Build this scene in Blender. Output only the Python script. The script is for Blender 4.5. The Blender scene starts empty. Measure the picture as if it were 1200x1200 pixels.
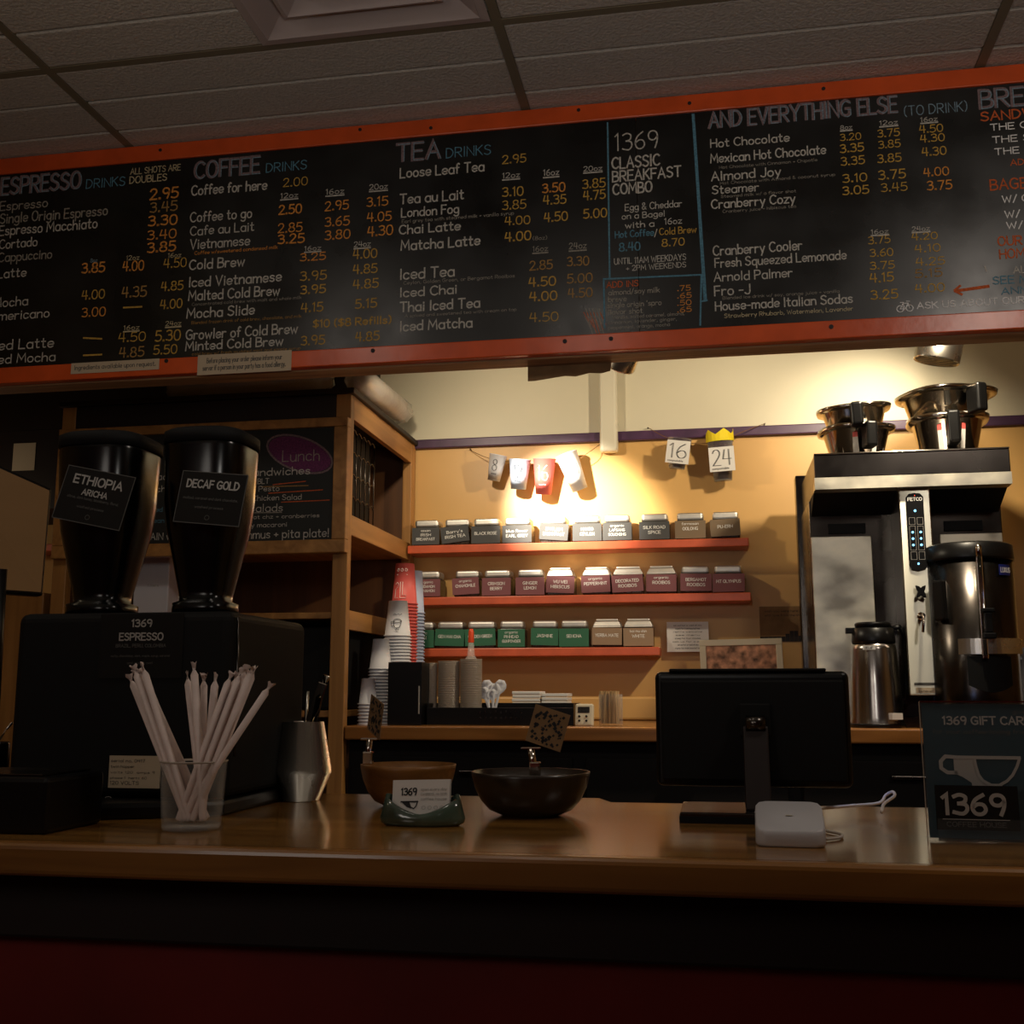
import bpy, bmesh, math, random
from mathutils import Vector, Matrix
R = math.radians
random.seed(7)
SC = bpy.context.scene
COL = SC.collection

# ------------------------------------------------------------------ camera
ZC = 1.25
FPX = 1299.0
YAW, PITCH = R(10.22), R(9.25)
cam_d = bpy.data.cameras.new('camera')
cam = bpy.data.objects.new('camera', cam_d)
COL.objects.link(cam)
cam_d.sensor_width = 36
cam_d.lens = 36 * FPX / 1200
cam_d.clip_start = 0.05
cam.location = (0, 0, ZC)
cam.rotation_euler = (R(90) + PITCH, 0, YAW)
SC.camera = cam

# ------------------------------------------------------------------ view, world
SC.view_settings.view_transform = 'Standard'
SC.view_settings.look = 'None'
SC.view_settings.gamma = 1
SC.view_settings.use_curve_mapping = False
SC.view_settings.exposure = 0.0
w = bpy.data.worlds.new('dim room')
SC.world = w
w.use_nodes = True
w.node_tree.nodes['Background'].inputs[0].default_value = (1.0, 0.90, 0.80, 1)
w.node_tree.nodes['Background'].inputs[1].default_value = 0.022


def lamp(name, kind, loc, target, power, color, size=0.03, spot=60, blend=0.6):
    d = bpy.data.lights.new(name, kind)
    d.energy = power
    d.color = color
    if kind == 'SPOT':
        d.spot_size = R(spot)
        d.spot_blend = blend
        d.shadow_soft_size = size
    elif kind == 'AREA':
        d.shape = 'DISK'
        d.size = size
    else:
        d.shadow_soft_size = size
    o = bpy.data.objects.new(name, d)
    COL.objects.link(o)
    o.location = loc
    o.rotation_euler = (Vector(target) - Vector(loc)).to_track_quat('-Z', 'Y').to_euler()
    return o


WARM = (1.0, 0.85, 0.62)
# halogen spots hidden above the opening, behind the menu board, plus an added fill at far left
lamp('tea_spot', 'SPOT', (-0.93, 3.2, 2.30), (-0.49, 4.1, 1.90), 420, (1.0, .88, .70), 0.022, 33, 1.0)
lamp('tea_spill', 'SPOT', (-0.93, 3.2, 2.30), (-0.3, 4.1, 1.8), 17, WARM, 0.025, 150, 0.8)
lamp('brewer_spot', 'SPOT', (0.66, 3.62, 2.44), (0.60, 4.0, 2.2), 17, WARM, 0.025, 88, 1.0)
lamp('centre_spot', 'SPOT', (0.655, 3.05, 2.42), (0.15, 4.0, 1.5), 50, WARM, 0.03, 120, 0.6)
lamp('far_left_fill', 'POINT', (-2.75, 3.45, 1.88), (-2.7, 4, 1), 0.7, WARM, 0.03)  # added fill that brightens the gap left of the shelf unit, no fixture
# ceiling lamps of the customer side, and added fill lights
CD = (1.0, 0.88, 0.76)
lamp('ceiling_spot_left', 'SPOT', (-1.42, 1.25, 2.74), (-1.1, 2.3, 1.2), 3.6, CD, 0.09, 150, 0.5)
lamp('ceiling_spot_middle', 'SPOT', (-0.48, 1.12, 2.74), (-0.35, 1.9, 1.2), 3.0, CD, 0.09, 150, 0.5)
lamp('ceiling_spot_right', 'SPOT', (1.12, 1.12, 2.74), (0.8, 2.2, 1.2), 18, CD, 0.12, 150, 0.5)
lamp('room_fill', 'POINT', (-1.2, -0.6, 1.9), (0, 2, 2), 9.5, (1, .92, .82), 0.3)  # added fill for the dim ambient light on the customer side
lamp('ceiling_fill', 'SPOT', (-0.1, 0.35, 1.75), (-0.1, 1.9, 2.865), 15.0, (1, .94, .86), 0.12, 135, 1.0)  # added upward fill that evens out the ceiling, no fixture there
lamp('left_ceiling_glow', 'POINT', (-2.0, 1.2, 2.45), (0, 2, 2), 0.8, (1, .8, .5), 0.1)


# ------------------------------------------------------------------ measuring
_cy, _sy, _cp, _sp = math.cos(YAW), math.sin(YAW), math.cos(PITCH), math.sin(PITCH)
VF = Vector((-_sy * _cp, _cy * _cp, _sp))
VR = Vector((_cy, _sy, 0))
VU = VR.cross(VF)
C0 = Vector((0, 0, ZC))


def _ray(px, py):
    return VF + VR * ((px - 600) / FPX) + VU * ((600 - py) / FPX)


def aty(px, py, Y):
    d = _ray(px, py)
    return C0 + d * (Y / d.y)


def atz(px, py, Z):
    d = _ray(px, py)
    return C0 + d * ((Z - ZC) / d.z)


# ------------------------------------------------------------------ materials
def mat(name, col, rough=0.6, metal=0.0, var=0.0, scale=8.0, stretch=None, bump=0.0, spec=None,
        emit=None, estr=0.0, trans=0.0, alpha=1.0, coat=0.0, aniso=0.0, rvar=0.0):
    m = bpy.data.materials.new(name)
    m.use_nodes = True
    nt = m.node_tree
    b = nt.nodes['Principled BSDF']
    b.inputs['Base Color'].default_value = (*col, 1)
    b.inputs['Roughness'].default_value = rough
    b.inputs['Metallic'].default_value = metal
    if spec is not None:
        b.inputs['Specular IOR Level'].default_value = spec
    if emit:
        b.inputs['Emission Color'].default_value = (*emit, 1)
        b.inputs['Emission Strength'].default_value = estr
    b.inputs['Transmission Weight'].default_value = trans
    b.inputs['Alpha'].default_value = alpha
    b.inputs['Coat Weight'].default_value = coat
    b.inputs['Anisotropic'].default_value = aniso
    if var or bump or rvar:
        tc = nt.nodes.new('ShaderNodeTexCoord')
        mp = nt.nodes.new('ShaderNodeMapping')
        if stretch:
            mp.inputs['Scale'].default_value = stretch
        nt.links.new(tc.outputs['Object'], mp.inputs[0])
        no = nt.nodes.new('ShaderNodeTexNoise')
        no.inputs['Scale'].default_value = scale
        no.inputs['Detail'].default_value = 6
        nt.links.new(mp.outputs[0], no.inputs['Vector'])
        if var:
            mx = nt.nodes.new('ShaderNodeMix')
            mx.data_type = 'RGBA'
            mx.inputs[6].default_value = (*[c * (1 - var) for c in col], 1)
            mx.inputs[7].default_value = (*[min(1, c * (1 + var)) for c in col], 1)
            cr = nt.nodes.new('ShaderNodeMapRange')
            cr.inputs[1].default_value = 0.3
            cr.inputs[2].default_value = 0.7
            nt.links.new(no.outputs[0], cr.inputs[0])
            nt.links.new(cr.outputs[0], mx.inputs[0])
            nt.links.new(mx.outputs[2], b.inputs['Base Color'])
        if rvar:
            rr = nt.nodes.new('ShaderNodeMapRange')
            rr.inputs[1].default_value = 0.3
            rr.inputs[2].default_value = 0.7
            rr.inputs[3].default_value = max(0, rough - rvar)
            rr.inputs[4].default_value = rough + rvar
            nt.links.new(no.outputs[0], rr.inputs[0])
            nt.links.new(rr.outputs[0], b.inputs['Roughness'])
        if bump:
            bp = nt.nodes.new('ShaderNodeBump')
            bp.inputs['Strength'].default_value = bump
            bp.inputs['Distance'].default_value = 0.004
            nt.links.new(no.outputs[0], bp.inputs['Height'])
            nt.links.new(bp.outputs[0], b.inputs['Normal'])
    return m


def wood(name, dark, light, rough=0.35, axis='X', scale=3.0, coat=0.0, planks=0.0):
    m = bpy.data.materials.new(name)
    m.use_nodes = True
    nt = m.node_tree
    b = nt.nodes['Principled BSDF']
    tc = nt.nodes.new('ShaderNodeTexCoord')
    mp = nt.nodes.new('ShaderNodeMapping')
    s = {'X': (0.6, 9, 9), 'Y': (9, 0.6, 9), 'Z': (9, 9, 0.6)}[axis]
    mp.inputs['Scale'].default_value = s
    nt.links.new(tc.outputs['Object'], mp.inputs[0])
    no = nt.nodes.new('ShaderNodeTexNoise')
    no.inputs['Scale'].default_value = scale
    no.inputs['Detail'].default_value = 8
    no.inputs['Distortion'].default_value = 0.8
    nt.links.new(mp.outputs[0], no.inputs['Vector'])
    rp = nt.nodes.new('ShaderNodeValToRGB')
    rp.color_ramp.elements[0].position = 0.3
    rp.color_ramp.elements[1].position = 0.72
    rp.color_ramp.elements[0].color = (*dark, 1)
    rp.color_ramp.elements[1].color = (*light, 1)
    nt.links.new(no.outputs[0], rp.inputs[0])
    out = rp.outputs[0]
    if planks:
        mp2 = nt.nodes.new('ShaderNodeMapping')
        mp2.inputs['Scale'].default_value = (0.9, 1 / planks, 0.01)
        nt.links.new(tc.outputs['Object'], mp2.inputs[0])
        vo = nt.nodes.new('ShaderNodeTexVoronoi')
        vo.distance = 'CHEBYCHEV'
        vo.inputs['Scale'].default_value = 1
        vo.inputs['Randomness'].default_value = 0.35
        nt.links.new(mp2.outputs[0], vo.inputs['Vector'])
        sp = nt.nodes.new('ShaderNodeSeparateColor')
        nt.links.new(vo.outputs['Color'], sp.inputs[0])
        mr = nt.nodes.new('ShaderNodeMapRange')
        mr.inputs[3].default_value = 0.62
        mr.inputs[4].default_value = 1.25
        nt.links.new(sp.outputs[0], mr.inputs[0])
        mx = nt.nodes.new('ShaderNodeMix')
        mx.data_type = 'RGBA'
        mx.blend_type = 'MULTIPLY'
        mx.inputs[0].default_value = 1
        nt.links.new(rp.outputs[0], mx.inputs[6])
        nt.links.new(mr.outputs[0], mx.inputs[7])
        out = mx.outputs[2]
    nt.links.new(out, b.inputs['Base Color'])
    b.inputs['Roughness'].default_value = rough
    b.inputs['Coat Weight'].default_value = coat
    b.inputs['Coat Roughness'].default_value = 0.12
    return m


MT = {}


def c8(r, g, b):
    f = lambda v: (v / 255 / 12.92) if v / 255 <= 0.04045 else ((v / 255 + 0.055) / 1.055) ** 2.4
    return (f(r), f(g), f(b))


MT['yellow'] = mat('yellow wall paint', c8(210, 164, 96), 0.42, var=0.05, scale=3, bump=0.08)
MT['cream'] = mat('cream wall paint', c8(214, 205, 178), 0.5, var=0.04, scale=3)
MT['purple'] = mat('purple trim paint', c8(72, 44, 74), 0.4, var=0.2, scale=20)
MT['white_duct'] = mat('white duct cover', c8(216, 208, 184), 0.45)
MT['tile'] = mat('ceiling tile', c8(214, 208, 198), 0.9, var=0.12, scale=120, bump=0.9)
MT['tbar'] = mat('ceiling grid metal', c8(140, 130, 108), 0.6)
MT['vent'] = mat('vent metal', c8(205, 190, 186), 0.5)
MT['floor'] = mat('dark floor tile', c8(60, 45, 38), 0.5, var=0.2, scale=6)
MT['redframe'] = mat('orange red paint', c8(214, 86, 36), 0.27, var=0.12, scale=12, bump=0.25)
MT['shelfred'] = mat('orange shelf paint', c8(200, 92, 58), 0.35, var=0.14, scale=14, bump=0.1)
MT['ply'] = wood('plywood edge', c8(150, 112, 76), c8(206, 166, 120), 0.7)
MT['soffit'] = mat('soffit paint', c8(120, 96, 70), 0.7, var=0.2, scale=8)
MT['board'] = mat('chalkboard', c8(13, 14, 13), 0.31, var=0.45, scale=4, rvar=0.10, bump=0.05, spec=0.6)
MT['board2'] = mat('green chalkboard', c8(26, 30, 27), 0.6, var=0.3, scale=5)
for n, c in dict(ck_white=(186, 182, 172), ck_dim=(148, 142, 130), ck_grey=(124, 104, 106), ck_blue=(84, 130, 150),
                 ck_lblue=(118, 142, 156), ck_yel=(190, 150, 66), ck_or=(214, 140, 60), ck_cream=(190, 176, 140),
                 ck_rust=(196, 92, 44), ck_brown=(160, 122, 66), ck_purple=(104, 46, 88), ck_bright=(235, 232, 225)).items():
    MT[n] = mat(n.replace('ck_', 'chalk '), c8(*c), 0.9, var=0.35, scale=180)
MT['counter'] = wood('varnished counter wood', c8(118, 80, 34), c8(184, 132, 64), 0.2, 'X', 2.6, 0.5, 0.11)
MT['counter_edge'] = wood('counter edge wood', c8(124, 82, 38), c8(170, 118, 58), 0.3, 'X', 3, 0.3)
MT['cab'] = wood('maple shelf wood', c8(144, 98, 48), c8(190, 138, 76), 0.45, 'Z', 2.4)
MT['cabx'] = wood('maple rail wood', c8(144, 98, 48), c8(190, 138, 76), 0.45, 'Y', 2.4)
MT['cabdark'] = wood('brown panel wood', c8(80, 50, 28), c8(112, 72, 40), 0.5, 'Z', 1.6)
MT['bench'] = wood('back counter wood', c8(128, 82, 38), c8(168, 112, 56), 0.25, 'X', 3, 0.3)
MT['redpanel'] = mat('dark red panel', c8(118, 22, 14), 0.6, var=0.15, scale=5)
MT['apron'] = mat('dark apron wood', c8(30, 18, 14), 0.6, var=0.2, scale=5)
MT['black'] = mat('black plastic', (.0035, .0033, .0033), 0.35, spec=0.3)
MT['blackm'] = mat('matte black', (.003, .003, .003), 0.7, spec=0.25)
MT['blackcab'] = mat('black cabinet', c8(20, 17, 14), 0.75, spec=0.25)
MT['steel'] = mat('brushed steel', c8(206, 200, 188), 0.26, 1.0, var=0.05, scale=9, rvar=0.05)
MT['potsteel'] = mat('airpot steel', c8(158, 152, 146), 0.22, 1.0, var=0.05, scale=9, rvar=0.04)
MT['towersteel'] = mat('grained steel', c8(190, 188, 174), 0.29, 1.0, var=0.06, scale=7, aniso=1.0)
_nt = MT['towersteel'].node_tree
_cx = _nt.nodes.new('ShaderNodeCombineXYZ')
_cx.inputs[2].default_value = 1.0
_nt.links.new(_cx.outputs[0], _nt.nodes['Principled BSDF'].inputs['Tangent'])
MT['steels'] = mat('scuffed steel panel', c8(232, 226, 206), 0.42, 1.0, var=0.22, scale=5, stretch=(1.5, 1, 2.2), rvar=0.14, bump=0.1)
MT['chrome'] = mat('polished steel', c8(215, 206, 192), 0.12, 1.0)
MT['dsteel'] = mat('dark brushed steel', c8(84, 79, 75), 0.24, 1.0, rvar=0.06, scale=7)
MT['lid'] = mat('tin lid metal', c8(222, 218, 210), 0.48, 1.0, var=0.08, scale=30)
MT['tin'] = mat('dark tea jar', c8(44, 36, 28), 0.25, var=0.6, scale=90)
for n, c in dict(lb_char=(72, 72, 72), lb_brown=(124, 104, 80), lb_maroon=(124, 74, 78), lb_green=(48, 104, 76), lb_tan=(150, 124, 98)).items():
    MT[n] = mat(n.replace('lb_', 'card '), c8(*c), 0.7)
MT['ink_white'] = mat('white print', c8(240, 238, 232), 0.7)
MT['ink_black'] = mat('black print', c8(24, 24, 26), 0.7)
MT['ink_grey'] = mat('grey print', c8(170, 166, 160), 0.8)
MT['ink_dgrey'] = mat('dark grey print', c8(84, 82, 78), 0.8)
MT['paper'] = mat('white paper', c8(222, 218, 212), 0.8)
MT['paperd'] = mat('cream paper label', c8(196, 178, 150), 0.8)
MT['cupw'] = mat('white paper cup', c8(222, 222, 226), 0.55)
MT['cupwr'] = mat('white cup rim', c8(232, 232, 236), 0.45)
MT['cupr'] = mat('red paper cup', c8(214, 94, 88), 0.5)
MT['cupb'] = mat('blue-grey cup', c8(176, 190, 214), 0.55)
MT['plast'] = mat('clear plastic', c8(235, 232, 225), 0.15, trans=0.0, alpha=0.28)
MT['acryl'] = mat('clear acrylic', c8(200, 205, 205), 0.08, alpha=0.03)
MT['plast2'] = mat('frosted plastic lids', c8(190, 176, 160), 0.3, alpha=0.8)
MT['wrap'] = mat('plastic wrap', c8(235, 230, 220), 0.14, alpha=0.55, bump=1.0, scale=22)
MT['thin'] = mat('thin clear glass', c8(214, 218, 214), 0.05)
_nt = MT['thin'].node_tree
_lw = _nt.nodes.new('ShaderNodeLayerWeight')
_lw.inputs[0].default_value = 0.35
_mr = _nt.nodes.new('ShaderNodeMapRange')
_mr.inputs[3].default_value = 0.015
_mr.inputs[4].default_value = 0.40
_nt.links.new(_lw.outputs['Facing'], _mr.inputs[0])
_nt.links.new(_mr.outputs[0], _nt.nodes['Principled BSDF'].inputs['Alpha'])
MT['glass'] = mat('glass', (0.94, 0.96, 0.95), 0.02, trans=1.0)
MT['straw'] = mat('straw paper wrap', c8(226, 208, 200), 0.7, var=0.08, scale=40)
MT['ceramic'] = mat('green glazed ceramic', c8(66, 82, 70), 0.18, var=0.5, scale=26, coat=0.6)
MT['ceramic_rim'] = mat('bare clay rim', c8(140, 104, 76), 0.5)
MT['bowlw'] = wood('wooden bowl', c8(116, 76, 34), c8(160, 110, 56), 0.4, 'X', 5)
MT['bowld'] = mat('dark bronze bowl', c8(44, 34, 24), 0.35, var=0.2, scale=10, coat=0.2)
MT['reader'] = mat('white reader plastic', c8(200, 200, 203), 0.4)
MT['teal'] = mat('dark teal poster', c8(18, 54, 66), 0.5, var=0.2, scale=8)
MT['crown'] = mat('yellow paper', c8(240, 214, 20), 0.7)
MT['dkbrown'] = mat('dark coffee', c8(62, 36, 46), 0.7, var=0.5, scale=120)
MT['orange_tip'] = mat('orange cap', c8(224, 74, 26), 0.4)
MT['twine'] = mat('brown twine', c8(120, 84, 46), 0.9)
MT['cardb'] = mat('cardboard', c8(140, 108, 72), 0.9, var=0.2, scale=20)
MT['led'] = mat('blue led', c8(90, 190, 255), 0.4, emit=(0.25, 0.65, 1.0), estr=2.2)
MT['redled'] = mat('red led', c8(255, 60, 30), 0.4, emit=(1, 0.1, 0.05), estr=1.5)
MT['screen'] = mat('lit monitor glass', (0.02, 0.02, 0.02), 0.15, emit=(0.30, 0.45, 1.0), estr=2.5)
MT['tanscreen'] = mat('screen with painted reflection', c8(40, 26, 16), 0.3, var=0.4, scale=3, stretch=(1, 1, 5), emit=(0.45, 0.22, 0.08), estr=0.10)  # brown emission stands in for a warm reflection in the glass
MT['mosaic'] = mat('floral print', c8(176, 128, 100), 0.7, var=0.85, scale=34)
MT['frame_w'] = mat('white wood frame', c8(214, 204, 178), 0.6)
MT['hopper'] = mat('smoked hopper plastic', (.002, .002, .002), 0.2, spec=0.4)
MT['amber'] = mat('amber edge light', c8(180, 120, 90), 0.4)
MT['cable'] = mat('white cable', c8(214, 206, 196), 0.5)
MT['sticks'] = wood('birch stir sticks', c8(176, 142, 96), c8(214, 182, 134), 0.6, 'Z', 4)


# ------------------------------------------------------------------ stroke lettering
FONT_SRC = r'''
A 6|0 0 3 10 6 0|1.2 3.6 4.8 3.6
B 5|0 0 0 10|~0 10 3.6 9.6 4.4 7.6 3.4 5.6 0 5.2|~0 5.2 4.2 4.8 5.2 2.6 4 .4 0 0
C 5.5|~5.4 8.6 3.4 10 1 8.6 0 5 1 1.4 3.4 0 5.5 1.4
D 5.5|0 0 0 10|~0 10 3.4 9.4 5.5 5.4 3.6 .8 0 0
E 4.6|4.6 10 0 10 0 0 4.6 0|0 5.2 4 5.2
F 4.4|4.4 10 0 10 0 0|0 5.2 3.8 5.2
G 6|~5.6 8.6 3.4 10 1 8.6 0 5 1 1.4 3.4 0 5.6 1.2|5.6 1 5.6 4.6 3.4 4.6
H 5.4|0 0 0 10|5.4 0 5.4 10|0 5.2 5.4 5.2
I 1|.5 0 .5 10
J 4|4 10 4 3|~4 3 3.4 .6 1.6 0 0 1.4
K 5|0 0 0 10|4.8 10 0 4.6|1.4 5.8 5 0
L 4.4|0 10 0 0 4.4 0
M 7|0 0 .6 10 3.5 3 6.4 10 7 0
N 5.6|0 0 0 10 5.6 0 5.6 10
O 6|@0 5 .9 8.7 3 10 5.1 8.7 6 5 5.1 1.3 3 0 .9 1.3
P 5|0 0 0 10|~0 10 4 9.6 5 7.2 4 5 0 4.4
Q 6|@0 5 .9 8.7 3 10 5.1 8.7 6 5 5.1 1.3 3 0 .9 1.3|3.6 2.6 6.2 -.6
R 5.2|0 0 0 10|~0 10 4 9.6 5 7.4 4 5.2 0 4.8|2 4.9 5.2 0
S 5|~4.8 8.6 2.8 10 .6 8.8 .6 6.4 2.6 5.2 4.6 3.8 4.6 1.4 2.4 0 0 1.4
T 5.4|0 10 5.4 10|2.7 10 2.7 0
U 5.4|0 10 0 3.6|~0 3.6 .8 .8 2.7 0 4.6 .8 5.4 3.6|5.4 3.6 5.4 10
V 5.6|0 10 2.8 0 5.6 10
W 8|0 10 2 0 4 8 6 0 8 10
X 5.4|0 10 5.4 0|5.4 10 0 0
Y 5.4|0 10 2.7 5 5.4 10|2.7 5 2.7 0
Z 5|0 10 5 10 0 0 5 0
a 4.6|@0 3 1 5.6 3 6 4.4 4.6 4.4 1.4 3 0 1 .4|4.5 6 4.6 0
b 4.4|0 10 0 0|~0 4.6 2 6 4.2 4.8 4.4 2 3 0 0 1
c 4|~4 5 2.2 6 .3 4.8 .2 1.4 2 0 4 1
d 4.6|4.5 10 4.5 0|~4.5 4.8 2.6 6 .4 4.8 .2 1.6 2 0 4.5 1.2
e 4.2|~.1 3 4.2 3.2 3.8 5.4 2 6 .3 4.8 .1 1.8 1.8 0 4 1
f 3|~3.2 9.2 2.2 10 1.2 8.6 1.1 6|1.1 6 1.1 0|0 5.6 2.8 5.8
g 4.6|@0 3.2 1 5.6 3 6 4.3 4.4 4.3 2 3 .4 1 .8|~4.4 6 4.5 0 4 -2.4 2 -3.2 .2 -2.2
h 4.2|0 10 0 0|~0 4 1.6 5.9 3.4 5.6 4.1 4 4.2 0
i 1|.5 6 .5 0|.5 8 .5 8.8
j 2|~1.6 6 1.6 0 1.2 -2.6 -.4 -3|1.6 8 1.6 8.8
k 4|0 10 0 0|3.6 6 0 2.8|1.2 3.8 4 0
l 1|.5 10 .5 0
m 7|0 6 0 0|~0 4.2 1.4 6 3 5.6 3.4 4 3.4 0|~3.4 4.2 5 6 6.6 5.4 7 4 7 0
n 4.2|0 6 0 0|~0 4.2 1.8 6 3.6 5.6 4.1 4 4.2 0
o 4.4|@0 3 .6 5.2 2.2 6 3.8 5.2 4.4 3 3.8 .8 2.2 0 .6 .8
p 4.4|0 6 0 -3.4|~0 4.6 2 6 4.2 4.8 4.4 2 3 0 0 1
q 4.4|4.4 6 4.4 -3.4|~4.4 4.8 2.6 6 .4 4.8 .2 1.6 2 0 4.4 1.2
r 3.2|0 6 0 0|~0 4 1.4 5.8 3.2 5.6
s 3.8|~3.6 5.2 2 6 .4 5.2 .8 3.6 3 2.8 3.6 1 1.8 0 0 .9
t 3.2|~1.3 9 1.3 2 1.8 .2 3.2 .4|0 6.2 3 6.2
u 4.2|~0 6 .1 2 1 .2 2.8 .2 4.1 2|4.2 6 4.2 0
v 4.2|0 6 2.1 0 4.2 6
w 6|0 6 1.5 0 3 5 4.5 0 6 6
x 4|0 6 4 0|4 6 0 0
y 4.2|0 6 2.2 0|4.2 6 1.2 -3.2
z 4|0 6 4 6 0 0 4 0
0 5|@0 5 .7 8.8 2.5 10 4.3 8.8 5 5 4.3 1.2 2.5 0 .7 1.2
1 2|0 8.4 1.4 10 1.4 0
2 4.8|~.2 8 1.2 9.8 3.4 9.9 4.5 8 3.8 5.4 0 0|0 0 4.8 0
3 4.6|~.2 9 2.2 10 4.2 8.8 3.8 6.2 1.8 5.4|~1.8 5.4 4.2 4.8 4.6 2.2 3 .1 0 .9
4 5|3.8 0 3.8 10|1.2 10 0 4 5 4
5 4.6|4.4 10 .8 10 .4 5.6|~.4 5.6 2.6 6.2 4.6 4.6 4.4 1.4 2.2 0 0 .8
6 4.8|~4 10 1.2 7.4 .1 3.4 1.2 .4 3.4 .2 4.7 2.2 4 4.8 2 5.2 .3 3.6
7 4.6|0 10 4.6 10 1.6 0
8 4.8|@2.4 5.3 .6 6.6 .6 9 2.4 10 4.2 9 4.2 6.6 2.4 5.3 .2 3.8 .2 1.2 2.4 0 4.6 1.2 4.6 3.8
9 4.8|~4.5 6.6 3 4.8 1 5.2 .2 7.6 1.2 9.8 3.4 9.9 4.6 8 4.5 4 3.4 0
. 1|.2 0 .2 .9 .8 .9 .8 0
, 1|.9 1 .1 -1.6
' 1|.6 10 .4 7.6
! 1|.5 10 .5 3|.5 0 .5 1
- 3|0 4 3 4
/ 3.4|0 -1 3.4 10.4
( 2|~2 10.6 .4 8 .3 2.4 1.8 -.8
) 2|~0 10.6 1.6 8 1.7 2.4 .2 -.8
$ 5|~4.8 8.6 2.8 9.4 .6 8.4 .6 6.4 2.6 5.2 4.6 3.8 4.6 1.8 2.4 .8 0 1.6|2.6 10.6 2.6 -.8
& 5.4|~5.2 0 1 6.8 1 9 2.4 10 3.6 8.8 3 6.6 .4 3.4 .6 .8 2.4 0 5 3.6
+ 4|0 4 4 4|2 6 2 2
: 1|.5 1 .5 1.8|.5 4.4 .5 5.2
'''
FONT = {}
for ln in FONT_SRC.strip().split('\n'):
    ch, rest = ln[0], ln[2:]
    parts = rest.split('|')
    st = []
    for p in parts[1:]:
        k = p[0] if p[0] in '~@' else ''
        v = [float(x) for x in (p[1:] if k else p).split()]
        st.append((k, [(v[i], v[i + 1]) for i in range(0, len(v), 2)]))
    FONT[ch] = (float(parts[0]), st)


def smooth(pts, closed, n=3):
    out = []
    m = len(pts)
    seg = m if closed else m - 1
    for i in range(seg):
        if closed:
            p0, p1, p2, p3 = pts[i - 1], pts[i], pts[(i + 1) % m], pts[(i + 2) % m]
        else:
            p0, p1, p2, p3 = pts[max(i - 1, 0)], pts[i], pts[i + 1], pts[min(i + 2, m - 1)]
        for k in range(n):
            t = k / n
            out.append(tuple(0.5 * ((2 * b) + (-a + c) * t + (2 * a - 5 * b + 4 * c - d) * t * t + (-a + 3 * b - 3 * c + d) * t ** 3)
                             for a, b, c, d in zip(p0, p1, p2, p3)))
    if closed:
        out.append(out[0])
    else:
        out.append(pts[-1])
    return out


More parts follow.
